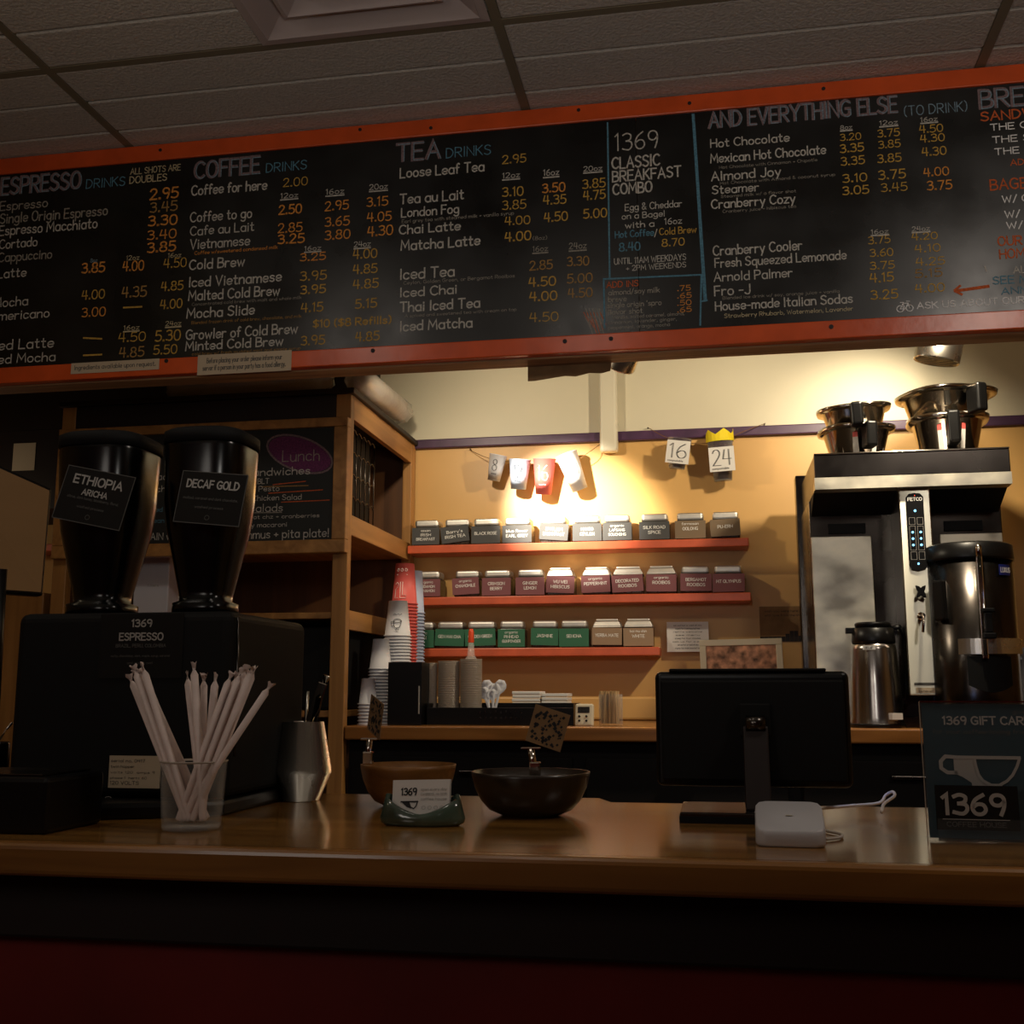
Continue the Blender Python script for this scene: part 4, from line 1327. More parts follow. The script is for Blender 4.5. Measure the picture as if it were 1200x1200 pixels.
for s in (-1, 1):
    for za, zb2 in ((607, 615), (617, 645), (647, 656)):
        x0_, x1_ = cx + s * .0112 - .008, cx + s * .0112 + .008
        for A_, Bq in (((x0_, za), (x1_, za)), ((x1_, za), (x1_, zb2)), ((x1_, zb2), (x0_, zb2)), ((x0_, zb2), (x0_, za))):
            pa_, pb2 = Vector((A_[0], .0141, tz(A_[1]))), Vector((Bq[0], .0141, tz(Bq[1])))
            d_ = pb2 - pa_
            m.stroke([(0, 0), (1, 0)], .0009, pa_, d_, Vector((0, -1, 0)).cross(d_))
m.cur = 3
m.box(cx - .001, cx + .001, .0135, .0142, tz(581.5), tz(580.5))
m.build('buttons', ['ink_white', 'led', 'ink_grey', 'redled'], kp)
# star knob and tap
m = M()
kz = tz(694)
pts = []
for a_ in range(16):
    an = a_ * math.pi / 8 + math.pi / 16 * 0
    rr = .025 if (a_ % 4) == 2 else (.010 if a_ % 4 == 0 else .016)
    pts.append((cx + rr * math.cos(an) * .8, kz + rr * math.sin(an) * 1.05))
m.prism(pts, 'Y', -.004, .010)
m.build('star_knob', 'black', br, bevel=.002)
m = M()
m.tube([(cx, .02, tz(722)), (cx, -.02, tz(722)), (cx - .003, -.03, tz(726)), (cx - .007, -.032, tz(742))], .0055, 12, .004)
m.lathe([(.0001, 0), (.011, 0), (.011, .004), (.0001, .004)], (cx, .0195, tz(722)), 20, tilt=Matrix.Rotation(R(90), 3, 'X'))
m.build('hot_water_tap', 'chrome', br)
m = M()
m.box(cx - .030, cx + .030, .0185, .0198, tz(803), tz(800))
m.cur = 1
m.box(cx - .026, cx + .030, .0183, .0198, tz(812), tz(806))
m.cur = 2
m.text('CAUTION HOT', (cx - .018, .0178, tz(811)), (cx + .02, .0178, tz(811)), .004, .2)
m.build('warning_sticker', ['ink_dgrey', 'paperd', 'ink_black'], br)
M().box(-hw + .18, hw - .18, .06, .17, 0, .03).build('base_foot', 'dsteel', br)


# brew baskets
def basket(px, py, Y, r, h, rz, label, group, loc=None, sticker=True):
    p = aty(px, py, Y)
    t = thing('brew_basket', label, 'brew basket', loc if loc else (p.x, Y, 1.9545), rz, group)
    m = M().lathe([(.0001, 0), (r * .70, 0), (r * .74, .004), (r * .95, h * .86), (r * 1.0, h * .88), (r * 1.12, h * .9), (r * 1.15, h), (r * 1.13, h), (r * 1.0, h * .93), (r * .93, h * .9), (r * .68, .008), (.0001, .008)], n=40, sq=2.7)
    m.build('funnel', 'chrome', t)
    hh_ = h
    m = M().box(-.017, .017, -r * 1.15 - .040, -r * .98, hh_ * .18, hh_ * .97)
    m.build('handle', 'black', t, bevel=.008, seg=3)
    m = M().box(-.017, .017, -r * 1.15 - .035, -r * .9, hh_ * .80, hh_ * .94)
    m.build('handle_bracket', 'steel', t, bevel=.003)
    if sticker:
        for s in (-1, 1):
            an = R(s * 30)
            q = Matrix.Rotation(an, 3, 'Z')
            mm = M()
            def pt(x, z_):
                f = (z_ - .004) / (h * .86 - .004)
                rr = r * (.74 + .21 * f) + .004
                return q @ Vector((x, -rr * 1.0, z_))
            ww = .024
            mm.quad(pt(-ww, h * .15), pt(ww, h * .15), pt(ww, h * .6), pt(-ww, h * .6))
            mm.cur = 1
            mm.quad(pt(-ww, h * .6), pt(ww, h * .6), pt(ww, h * .74), pt(-ww, h * .74))
            mm.build('sticker', ['paper', 'cupr'], t)
    return t


bl = aty(1004, 530, 3.50)
b1 = basket(0, 0, 0, .098, .100, R(11), 'steel brew basket, lower one of the left stack on brewer', 'steel brew baskets on the brewer', (bl.x, 3.50, 1.9545))
b2 = basket(0, 0, 0, .098, .090, R(8), 'steel brew basket, upper one of the left stack with wire loops', 'steel brew baskets on the brewer', (bl.x + .0, 3.50, 1.9545 + .076), sticker=False)
b2.rotation_euler = (R(3), R(-3), R(-4))
for s in (-1, 1):
    m = M().tube([(s * .075 + .02 * math.cos(t_ * math.pi / 8), 0, .084 + .024 * math.sin(t_ * math.pi / 8)) for t_ in range(9)], .0013, 6)
    m.build('wire_loop', 'chrome', b2)
brx = aty(1110, 528, 3.52)
b3 = basket(0, 0, 0, .105, .125, R(-4), 'steel brew basket, lower one of the right stack on brewer', 'steel brew baskets on the brewer', (brx.x + .004, 3.52, 1.9545))
b4 = basket(0, 0, 0, .121, .110, R(24), 'widest steel brew basket, upper one of the right stack', 'steel brew baskets on the brewer', (brx.x + .004, 3.52, 1.9545 + .094), sticker=False)

# airpot
ap = atz(1029, 858, BC)
apx = aty(1029, 858, 3.42)
t = thing('airpot', 'brushed steel airpot with black lid standing in front of brewer', 'airpot', (apx.x, 3.42, BC))
M().lathe([(.0001, 0), (.074, 0), (.077, .004), (.077, .012), (.0765, .014), (.074, .03), (.070, .12), (.063, .225), (.058, .245), (.0001, .246)], n=44).build('body', 'potsteel', t)
M().lathe([(.0001, .0), (.078, .0), (.0785, .010), (.077, .012), (.0001, .012)], n=44).build('base_ring', 'black', t)
M().lathe([(.0001, .243), (.061, .243), (.062, .25), (.059, .284), (.052, .288), (.0001, .288)], n=40).build('shoulder', 'black', t)
m = M()
m.lathe([(.0001, .289), (.050, .289), (.052, .300), (.046, .304), (.0001, .305)], n=32)
m.box(-.078, -.04, -.012, .012, .272, .289)
m.build('pump_lid', 'black', t, bevel=.002)
m = M().tube([(.05, 0, .285), (.075, 0, .29), (.088, 0, .27), (.092, 0, .2), (.088, 0, .1), (.072, 0, .06)], .008, 10)
m.build('handle', 'black', t)
m = M()
m.box(-.04, -.004, -.0685, -.0665, .222, .234)
m.cur = 1
m.text('DECAF', (-.034, -.0690, .225), (-.012, -.0690, .225), .006, .18)
m.build('name_sticker', ['paper', 'ink_black'], t)
m = M().box(.022, .060, -.0735, -.0560, .024, .042, rot=Matrix.Rotation(R(33), 3, 'Z'))
m.build('sticker', 'paper', t)

# thermal dispenser
tdx = aty(1143, 800, 3.40).x
t = thing('coffee_urn', 'tall steel coffee dispenser with black lid and sight glass, right of brewer tower', 'coffee urn', (tdx, 3.385, BC))
r = .118
M().lathe([(.0001, 0), (r - .004, 0), (r, .004), (r, .10), (r, .475), (.0001, .476)], n=52).build('body', 'dsteel', t)
M().lathe([(.0001, .472), (r + .003, .472), (r + .004, .478), (r + .002, .515), (r - .01, .522), (.0001, .524)], n=52).build('lid', 'black', t)
m = M().box(-.0085, .0085, -r - .014, -r + .002, .19, .48)
m.build('gauge_channel', 'chrome', t, bevel=.003)
m = M().tube([(0, -r - .017, .20), (0, -r - .017, .475)], .0045, 10)
m.build('sight_glass', 'glass', t)
m = M().lathe([(.0001, 0), (.009, 0), (.009, .028), (.005, .034), (.0001, .034)], (0, -r - .012, .475), 18)
m.build('gauge_cap', 'chrome', t)
ang = R(-52)
q = Matrix.Rotation(ang, 3, 'Z')
m = M().box(-.018, .018, -r - .020, -r + .004, .30, .415, rot=None)
o = m.build('side_handle', 'black', t, bevel=.006)
o.rotation_euler.z = ang
m = M().lathe([(r + .001, .205), (r + .012, .206), (r + .012, .245), (r + .001, .246)], n=40)
m.v = [v for v in m.v]
mm = M()
n = 16
for i in range(n):
    a0, a1 = R(-90 - 40 + 80 * i / n), R(-90 - 40 + 80 * (i + 1) / n)
    P = lambda a_, rr, zz: (rr * math.cos(a_) + .02, rr * math.sin(a_), zz)
    mm.quad(P(a0, r + .012, .205), P(a1, r + .012, .205), P(a1, r + .012, .248), P(a0, r + .012, .248))
    mm.quad(P(a0, r, .248), P(a0, r + .012, .248), P(a1, r + .012, .248), P(a1, r, .248))
    mm.quad(P(a0, r, .205), P(a1, r, .205), P(a1, r + .012, .205), P(a0, r + .012, .205))
mm.build('faucet_collar', 'steel', t)
mm = M()
for i in range(n):
    f0, f1 = i / n, (i + 1) / n
    a0, a1 = R(-90 - 22 + 60 * f0), R(-90 - 22 + 60 * f1)
    b0 = .10 + .02 * (1 - math.sin(math.pi * f0)) * (1 if 1 else 0)
    b1v = .10 + .02 * (1 - math.sin(math.pi * f1))
    P = lambda a_, rr, zz: (rr * math.cos(a_), rr * math.sin(a_), zz)
    mm.quad(P(a0, r + .002, b0), P(a1, r + .002, b1v), P(a1, r + .002, .2), P(a0, r + .002, .2))
mm.build('cup_recess', 'blackm', t)
m = M().box(-.006, .028, -r - .034, -r - .008, .246, .262)
m.box(.0, .022, -r - .030, -r - .014, .262, .318)
m.box(-.006, .028, -r - .034, -r - .012, .318, .330)
m.build('faucet', 'black', t, bevel=.003)
mm = M()
for i in range(6):
    a0, a1 = R(-62 + 22 * i / 6), R(-62 + 22 * (i + 1) / 6)
    mm.quad((r * 1.01 * math.cos(a0), r * 1.01 * math.sin(a0), .425), (r * 1.01 * math.cos(a1), r * 1.01 * math.sin(a1), .425), (r * 1.01 * math.cos(a1), r * 1.01 * math.sin(a1), .455), (r * 1.01 * math.cos(a0), r * 1.01 * math.sin(a0), .455))
mm.cur = 1
mm.text('LUXUS', (r * 1.03 * math.cos(R(-60)), r * 1.03 * math.sin(R(-60)), .433), (r * 1.03 * math.cos(R(-42)), r * 1.03 * math.sin(R(-42)), .433), .013, .16)
MT['bluelb'] = mat('dark blue label', c8(24, 40, 120), 0.4)
mm.build('maker_badge', ['bluelb', 'ink_white'], t)

# small white card and white jug at the right edge
tag(M().box(0, .03, 0, .06, 0, .062).build('paper_carton', 'paper', loc=(aty(985, 850, 3.5).x, 3.5, BC), bevel=.002), 'little white carton standing between monitor and airpot', 'carton')
t = thing('milk_jug', 'white jug with curved handle at the right edge beyond gift card sign', 'jug', (aty(1222, 850, 3.5).x, 3.5, BC))
M().lathe([(.0001, 0), (.062, 0), (.066, .01), (.066, .14), (.045, .2), (.045, .23), (.0001, .232)], n=32).build('body', 'cupw', t)
M().tube([(-.04, 0, .2), (-.085, 0, .19), (-.1, 0, .12), (-.085, 0, .05), (-.06, 0, .03)], .006, 10).build('handle', 'cupw', t)

# spot lamps peeking under the header
def can_lamp(px, py, Y, tiltv, label, rr=.042):
    p = aty(px, py, Y)
    t = thing('spot_lamp', label, 'spot lamp', (p.x, Y, p.z), 0, 'steel spot lamps')
    q = Vector(tiltv).to_track_quat('-Z', 'Y').to_matrix()
    M().lathe([(rr * .9, .004), (rr, 0), (rr + .001, .004), (rr, .075), (rr * .7, .10), (.0001, .105)], n=32, tilt=q).build('housing', 'steel', t)
    m = M()
    for k in range(-3, 4):
        x = k * rr * .26
        hl = math.sqrt(max(rr * rr - x * x, 0)) * .95
        vs = [q @ Vector(v_) for v_ in ((x - .0012, -hl, .002), (x + .0012, -hl, .002), (x + .0012, hl, .002), (x - .0012, hl, .002), (x - .0012, -hl, .018), (x + .0012, -hl, .018), (x + .0012, hl, .018), (x - .0012, hl, .018))]
        m.add(vs, [(0, 3, 2, 1), (4, 5, 6, 7), (0, 1, 5, 4), (2, 3, 7, 6), (0, 4, 7, 3), (1, 2, 6, 5)])
    m.build('louver', 'steel', t)
    top = q @ Vector((0, 0, .1))
    M().tube([top, top + Vector((0, 0, .05)), Vector((top.x, top.y, CZ - p.z - .001))], .008, 10).build('stem', 'steel', t)
    return t


can_lamp(1097, 424, 3.40, (-.22, .10, -.95), 'steel spot lamp peeking under header above the coffee brewer', .066)
can_lamp(726, 429, 3.40, (-.35, .5, -.6), 'steel spot lamp mostly hidden under header beside the duct', .05)

# ================================================================== cups, lids, cutlery on back counter
def cup_stack(px, Y, ztop_px, r_rim, r_base, hcup, pitch, mname, label, group, logo=None):
    """paper cups stacked upside down, each its own object"""
    x = aty(px, 800, Y).x
    ztop = aty(px, ztop_px, Y).z
    nn = max(1, int((ztop - hcup - BC) / pitch) + 1)
    zbase = ztop - hcup - (nn - 1) * pitch
    me = M().lathe([(.0001, hcup - .004), (r_base - .001, hcup - .004), (r_base, hcup), (r_base, hcup), (r_rim - .002, .004), (r_rim + .0015, .004), (r_rim + .0022, .002), (r_rim + .0015, 0), (r_rim - .002, 0), (r_rim - .003, .006), (r_base - .003, hcup - .006), (.0001, hcup - .006)], n=32)
    first = me.build('paper_cup', mname, loc=(x, Y, zbase))
    tag(first, label, 'paper cup', group)
    dz0 = zbase - BC
    # let the lowest cup rest on the counter, the rest follow at even pitch
    pitch2 = pitch if nn < 2 else (ztop - hcup - BC) / (nn - 1)
    first.location.z = BC
    for k in range(1, nn):
        c = first.copy()
        COL.objects.link(c)
        c.location = (x, Y, BC + k * pitch2)
    if logo:
        topc = first.copy()
    return x, Y, ztop, nn


C1 = cup_stack(431.5, 3.42, 795, .030, .021, .082, .0095, 'cupw', 'small white paper cup in the shortest upside-down stack', 'smallest cup stack')
C2 = cup_stack(445.5, 3.50, 749, .037, .026, .098, .0100, 'cupw', 'white paper cup in the second shortest upside-down stack', 'second cup stack')
C3 = cup_stack(465, 3.58, 704.5, .045, .031, .118, .0105, 'cupw', 'white paper cup in stack with steaming cup print on top', 'third cup stack')
C4 = cup_stack(472.5, 3.67, 661, .045, .032, .140, .0110, 'cupr', 'red paper cup in the tall red upside-down stack', 'red cup stack')
C5 = cup_stack(482.5, 3.78, 669.5, .042, .032, .150, .0110, 'cupb', 'pale blue paper cup in tall stack behind the red cups', 'pale cup stack')


def sleeve_print(C, r_rim, r_base, hcup, draw, ink, label):
    x, Y, zt, nn = C
    mm = M()
    def put(pts, wd=.0009):
        P = []
        for (qx, qz) in pts:
            f = qz / hcup
            rr = r_rim + (r_base - r_rim) * f + .0012
            an = qx / rr
            P.append(Vector((rr * math.sin(an), -rr * math.cos(an), qz)))
        mm.tube(P, wd, 4, cap=False)
    draw(put)
    o = mm.build('cup_print', ink, loc=(x, Y, zt - hcup))
    return o


def draw_logo(put):
    put([(.010 + .013 * math.cos(t_), .050 + .006 * math.sin(t_)) for t_ in [i * .52 for i in range(13)]])
    put([(-.004, .050), (.0, .034), (.004, .027), (.016, .027), (.020, .034), (.024, .050)])
    put([(-.004, .046), (-.012, .048), (-.010, .036), (-.001, .034)])
    put([(.008, .027), (.006, .018), (.014, .018), (.013, .027)])
    put([(-.006, .070), (.0, .074), (.006, .070), (.012, .074), (.018, .070), (.024, .074)], .0006)


def draw_red(put):
    put([(-.004, .02), (-.004, .075), (.004, .075), (.004, .030), (.016, .030), (.016, .02), (-.004, .02)], .0008)
    put([(-.024, .066), (-.016, .074), (-.010, .066), (-.014, .056), (-.022, .05), (-.024, .02), (-.010, .02)], .0008)
    put([(-.02, .10), (.02, .10)], .0008)
    for k in range(3):
        put([(-.014 + k * .014 + .004 * math.cos(t_), .116 + .005 * math.sin(t_)) for t_ in [i * .785 for i in range(9)]], .0007)


def attach_print(C, args, group):
    o = sleeve_print(*args)
    best = None
    for q_ in bpy.data.objects:
        if q_.get('group') == group and (best is None or q_.location.z > best.location.z):
            best = q_
    o.parent = best
    o.location = Vector(o.location) - Vector(best.location)
    return best


t3 = attach_print(C3, (C3, .045, .031, .118, draw_logo, 'ink_black', ''), 'third cup stack')
t3['label'] = 'topmost white cup of third stack, printed with a steaming cup drawing'
t4 = attach_print(C4, (C4, .045, .032, .140, draw_red, 'ink_white', ''), 'red cup stack')
t4['label'] = 'topmost red paper cup printed with white outlined letters'

# black lid organiser
a = aty(455, 776, 3.38)
b_ = aty(494, 776, 3.38)
t = thing('lid_organizer', 'upright black lid organiser box in front of the cup stacks', 'organiser box', (a.x, 3.38, BC))
ww, hh_ = b_.x - a.x, a.z - BC
m = M()
m.box(0, ww, 0, .004, 0, hh_)
m.box(0, .004, .004, .12, 0, hh_)
m.box(ww - .004, ww, .004, .12, 0, hh_)
m.box(.004, ww - .004, .116, .12, 0, hh_)
m.box(.004, ww - .004, .004, .116, 0, .006)
m.build('box_wall', 'black', t, bevel=.0015)
M().box(ww - .0085, ww - .0045, -.0012, 0, hh_ * .18, hh_ * .62).build('light_strip', 'ink_grey', t)
# low black tray
a, b_ = aty(500, 824, 3.42), aty(672, 824, 3.42)
t = thing('black_tray', 'long low black tray holding lids and cutlery on back counter', 'tray', (a.x, 3.42, BC))
tw_ = b_.x - a.x
th_ = a.z - BC
m = M()
m.box(0, tw_, 0, .005, 0, th_ * .80)
m.box(0, tw_, .165, .17, 0, th_)
m.box(0, .005, .005, .165, 0, th_)
m.box(tw_ - .005, tw_, .005, .165, 0, th_)
m.box(.005, tw_ - .005, .005, .165, 0, .006)
m.build('tray_wall', 'black', t, bevel=.0015)
m = M()
for k in range(9):
    x = .17 + k * .016
    m.box(x, x + .006, -.004, 0, .02, .026)
    m.box(x, x + .004, -.004, 0, .036 + .004 * (k % 2), .042 + .004 * (k % 2))
m.build('basket_weave', 'dsteel', t)
TRX, TRW = a.x, tw_
TFL = BC + .0065
# stacks of clear lids: three columns of many lids on edge
lidr = .041
lx = aty(536, 800, 3.52).x
lg = 'clear lids standing in rows'
lid = M().lathe([(.0001, 0), (lidr - .004, 0), (lidr - .003, .0), (lidr, .004), (lidr + .001, .006), (lidr - .001, .006), (lidr - .005, .002), (.0001, .002)], n=28)
first = None
for col_, (px, n_) in enumerate(((505, 0), (526, 0), (552, 0))):
    x = aty(px, 800, 3.50).x
    n_ = int((aty(px, 776 - 2 * col_, 3.50).z - TFL) / .0055)
    for k in range(n_):
        if first is None:
            o = lid.build('cup_lid', 'plast2')
            tag(o, 'clear plastic cup lid stacked in the tray beside black organiser', 'cup lid', lg)
            first = o
        else:
            o = first.copy()
            COL.objects.link(o)
        o['label'] = 'clear plastic cup lid in the %s column beside the black organiser' % ('left', 'middle', 'right')[col_]
        o.location = (x, 3.50, TFL + k * .0055)
        s_ = (.50, .86, .86)[col_]
        o.scale = (s_, s_, 1)
# squeeze bottle with orange tip
bx = aty(552, 770, 3.66)
t = thing('squeeze_bottle', 'clear squeeze bottle with orange tip behind the clear lids', 'squeeze bottle', (bx.x, 3.66, BC))
zt_ = aty(552, 737, 3.66).z - BC
M().lathe([(.0001, 0), (.028, 0), (.030, .01), (.030, zt_ - .13), (.026, zt_ - .115), (.0001, zt_ - .115)], n=24).build('bottle', 'plast2', t)
M().lathe([(.027, zt_ - .116), (.024, zt_ - .105), (.013, zt_ - .09), (.009, zt_ - .045), (.0001, zt_ - .045)], n=24).build('nozzle', 'plast', t)
M().lathe([(.0095, zt_ - .046), (.010, zt_ - .04), (.009, zt_ - .01), (.006, zt_), (.0001, zt_)], n=20).build('cap', 'orange_tip', t)
# plastic spoons in the tray
for k, (px, py, ln_) in enumerate(((570, 797, 8), (580, 801, -4), (588, 797, 14), (565, 806, -12), (576, 808, 3))):
    p = aty(px, py, 3.50)
    bp_ = aty(577 + (k - 2) * 1.2, 830, 3.50)
    bp_.z = TFL + .001
    ax = (p - bp_)
    L_ = ax.length
    m = M()
    n = 12
    rows_ = []
    for i in range(13):
        f = i / 12
        wdt = .004 if f < .68 else .004 + .0155 * max(0, math.sin(math.pi * (f - .68) / .32 * .92)) ** .8
        dep = 0 if f < .68 else .006 * math.sin(math.pi * (f - .68) / .32)
        rows_.append((f * L_, wdt, dep))
    vs, fs = [], []
    for zz, wd_, dp in rows_:
        vs += [(-wd_, 0, zz), (0, dp + .001, zz), (wd_, 0, zz)]
    for i in range(12):
        b0 = i * 3
        fs += [(b0, b0 + 1, b0 + 4, b0 + 3), (b0 + 1, b0 + 2, b0 + 5, b0 + 4)]
    m.add(vs, fs, True)
    o = m.build('plastic_spoon', 'cupw', solid=.0009, loc=tuple(bp_))
    o.rotation_euler = Vector((0, 0, 1)).rotation_difference(ax).to_euler()
    tag(o, 'white plastic spoon standing in black tray beside the clear lids', 'spoon', 'plastic spoons in the tray')
# napkin piles behind tray
nap = None
for c_, (x0, x1, nn) in enumerate(((600, 633, 9), (635, 665, 8))):
    xa, xb = aty(x0, 820, 3.62).x, aty(x1, 820, 3.62).x
    base_z = BC
    top_z = aty((x0 + x1) / 2, 809.5 if c_ == 0 else 812, 3.62).z
    n_ = nn
    tk = (top_z - base_z) / n_
    for k in range(n_):
        o = M().box(-(xb - xa) / 2, (xb - xa) / 2, 0, .12, 0, tk * .86).build('paper_napkin', 'paper', loc=((xa + xb) / 2 + random.uniform(-.0015, .0015), 3.62, base_z + k * tk), bevel=.002)
        tag(o, ['folded white paper napkin in the left, taller pile behind the tray', 'folded white paper napkin in the right, lower pile behind the tray'][c_], 'napkin', ['left napkin pile', 'right napkin pile'][c_])
# timer
p = aty(684, 849, 3.40)
t = thing('kitchen_timer', 'white digital kitchen timer standing right of the black tray', 'timer', (p.x, 3.40, BC), R(-4))
t.rotation_euler.x = R(-10)
M().box(-.028, .028, 0, .022, 0, .068).build('case', 'frame_w', t, bevel=.006, seg=3)
m = M().box(-.019, .017, -.001, .0, .040, .058)
m.cur = 1
m.text('0:00', (-.014, -.0014, .044), (.012, -.0014, .044), .010, .14)
m.build('display', ['dsteel', 'ink_black'], t)
for k in range(4):
    M().lathe([(.0001, 0), (.0035, 0), (.0035, .003), (.0001, .003)], (-.014 + (k % 2) * .022, 0, .016 + (k // 2) * .013), 12, tilt=Matrix.Rotation(R(90), 3, 'X')).build('button', 'black', t)
# jar of wooden stir sticks
p = aty(716, 850, 3.46)
t = thing('stick_jar', 'short glass jar on back counter right of the timer', 'glass jar', (p.x, 3.46, BC))
M().lathe([(.0001, 0), (.035, 0), (.037, .003), (.037, .094), (.036, .0945), (.0352, .094), (.0352, .006), (.0001, .006)], n=32).build('jar_wall', 'thin', t)
stk = M().box(-.0034, .0034, -.001, .001, 0, .098)
so = None
for k in range(60):
    a_ = random.uniform(0, 6.28)
    rr = .028 * math.sqrt(random.random())
    if so is None:
        so = stk.build('stir_stick', 'sticks')
        tag(so, 'flat birch stir stick packed in the short glass jar', 'stir stick', 'stir sticks in the jar')
        o = so
    else:
        o = so.copy()
        COL.objects.link(o)
    o.location = (p.x + rr * math.cos(a_), 3.46 + rr * math.sin(a_), BC + .0065)
    o.rotation_euler = (R(random.uniform(-2, 2)), R(random.uniform(-2, 2)), random.uniform(0, 3.1))

# ================================================================== front counter: grinder and things around it
GY = 1.50
gx0, gx1 = aty(20, 720, GY).x, aty(272, 720, GY).x
gzt = aty(160, 717, GY).z
t = thing('coffee_grinder', 'big black twin hopper coffee grinder with name cards on the service counter', 'coffee grinder', ((gx0 + gx1) / 2, GY, FC))
ghw = (gx1 - gx0) / 2
m = M()
m.box(-ghw, ghw, 0, .30, .022, gzt - FC)
m.build('body', 'blackm', t, bevel=.014, seg=4)
m = M().prism([(-ghw + .02, -.12), (-.03, -.11), (ghw - .03, -.035), (ghw, 0), (ghw, .30), (-ghw + .02, .30)], 'Z', 0, .0215)
m.build('base', 'black', t, bevel=.006)
gx = t.location.x
for pxa, pxb, tilt_, lines, lab in ((75, 178, 12, (('ETHIOPIA', .016, 0), ('ARICHA', .011, 0)), 'ethiopia'), (196, 296, 6, (('DECAF GOLD', .0145, 0),), 'decaf')):
    HY = GY + .10
    ca = aty((pxa + pxb) / 2, 600, HY)
    ra = (aty(pxb, 560, HY).x - aty(pxa, 560, HY).x) / 2 * .90
    ztp = aty(125, 521, HY).z - FC
    zb0 = gzt - FC
    cx_ = ca.x - gx
    m = M().lathe([(.0001, zb0), (ra * .70, zb0 - .0005), (ra * .70, zb0 + .018), (ra * .56, zb0 + .022), (ra * .58, zb0 + .035), (ra * .72, zb0 + .08), (ra * .88, zb0 + .13), (ra * .96, zb0 + .175), (ra, ztp - .02), (ra * .96, ztp), (.0001, ztp + .001)], (cx_, .10, 0), 40, sq=3.2)
    h_ = m.build('hopper', 'hopper', t)
    m = M().lathe([(ra * .985, ztp - .014), (ra * 1.03, ztp - .014), (ra * 1.03, ztp + .004), (ra * .9, ztp + .009), (.0001, ztp + .010)], (cx_, .10, 0), 40, sq=3.2)
    m.build('hopper_lid', 'blackm', h_)
    # card in clear holder
    if lab == 'ethiopia':
        q0 = aty(110, 583, GY + .0)
        cw, chh = .113, .083
    else:
        q0 = aty(247, 584, GY + .0)
        cw, chh = .103, .078
    rot = Matrix.Rotation(R(tilt_), 3, 'Y')
    m = M()
    yk = 0
    m.box(-cw / 2, cw / 2, 0, .002, -chh / 2, chh / 2)
    m.cur = 1
    e = .0012
    for A_, B_ in (((-cw / 2, -chh / 2), (cw / 2, -chh / 2)), ((cw / 2, -chh / 2), (cw / 2, chh / 2)), ((cw / 2, chh / 2), (-cw / 2, chh / 2)), ((-cw / 2, chh / 2), (-cw / 2, -chh / 2))):
        m.stroke([A_, B_], .0013, Vector((0, -.0004, 0)), Vector((1, 0, 0)), Vector((0, 0, 1)))
    m.cur = 2
    zz = chh / 2 - .024
    for i, (s_, hh2, _) in enumerate(lines):
        wl = len(s_) * hh2 * .63
        if s_ == 'DECAF GOLD':
            wl = .082
        m.text(s_, (-wl / 2, -.0006, zz), (wl / 2, -.0006, zz), hh2 * .78, .2)
        zz -= .0165
    m.cur = 3
    for i, s_ in enumerate(('citrus, dark honey, blackberry, floral,' if lab == 'ethiopia' else 'malted, caramel and dark chocolate,', 'washed process')):
        wl = .086 if i == 0 else .045
        zq = -.006 - i * .013 - (0 if lab == 'ethiopia' else -.003)
        m.text(s_, (-wl / 2, -.0006, zq), (wl / 2, -.0006, zq), .0038, .16)
    m.stroke([(.0035 * math.cos(t_ * .524), .0035 * math.sin(t_ * .524) - chh * .38) for t_ in range(13)], .0008, Vector((0, -.0006, 0)), Vector((1, 0, 0)), Vector((0, 0, 1)))
    o = m.build('name_card', ['blackcab', 'ink_dgrey', 'ink_grey', 'ink_dgrey'], t, loc=(q0.x - gx, 0.0, q0.z - FC))
    o.rotation_euler = (R(-6), R(tilt_), 0)
# espresso card on the body
a, b_ = aty(115, 795, GY), aty(213, 795, GY)
hgt = aty(115, 720, GY).z - a.z
cw = b_.x - a.x
m = M().box(-cw / 2, cw / 2, -.0015, -.0005, 0, hgt)
m.cur = 1
m.text('1369', (-.0155, -.0018, hgt * .80), (.0155, -.0018, hgt * .80), .0098, .2)
m.text('ESPRESSO', (-.034, -.0018, hgt * .59), (.034, -.0018, hgt * .59), .0100, .2)
m.cur = 2
m.text('BRAZIL, PERU, COLOMBIA', (-.039, -.0018, hgt * .48), (.039, -.0018, hgt * .48), .0044, .2)
m.text('nutty, chocolatey, dark, maple, syrup, caramel', (-.046, -.0018, hgt * .33), (.046, -.0018, hgt * .33), .0032, .15)
m.text('and orange zest', (-.02, -.0018, hgt * .22), (.02, -.0018, hgt * .22), .0032, .15)
m.build('name_card', ['blackcab', 'ink_grey', 'ink_dgrey'], t, loc=((a.x + b_.x) / 2 - gx, 0, a.z - FC))
# maker's paper plate and round mark
a, b_ = aty(127, 923, GY), aty(187, 923, GY)
m = M().box(0, b_.x - a.x, -.0012, 0, 0, .045)
m.cur = 1
pw = b_.x - a.x
for i, (s_, x1_, hh2) in enumerate((('serial no. 0417', .7, .004), ('twin hopper', .5, .0036), ('volts 120  amps 9', .9, .003), ('phase 1  hertz 60', .75, .003), ('120 VOLTS', .6, .0046))):
    m.text(s_, (.003, -.0015, .036 - i * .0078), (pw * x1_, -.0015, .036 - i * .0078), hh2, .15)
m.build('rating_plate', ['paperd', 'ink_black'], t, loc=(a.x - gx, 0, a.z - FC))
a = aty(127, 940, GY)
m = M()
m.stroke([(.008 * math.cos(i * .524), .008 * math.sin(i * .524)) for i in range(13)], .0008, Vector((0, 0, 0)), Vector((1, 0, 0)), Vector((0, 0, 1)))
m.stroke([(-.004, -.004), (-.004, .004)], .001, Vector((0, 0, 0)), Vector((1, 0, 0)), Vector((0, 0, 1)))
m.stroke([(-.001, -.003), (.004, .003)], .001, Vector((0, 0, 0)), Vector((1, 0, 0)), Vector((0, 0, 1)))
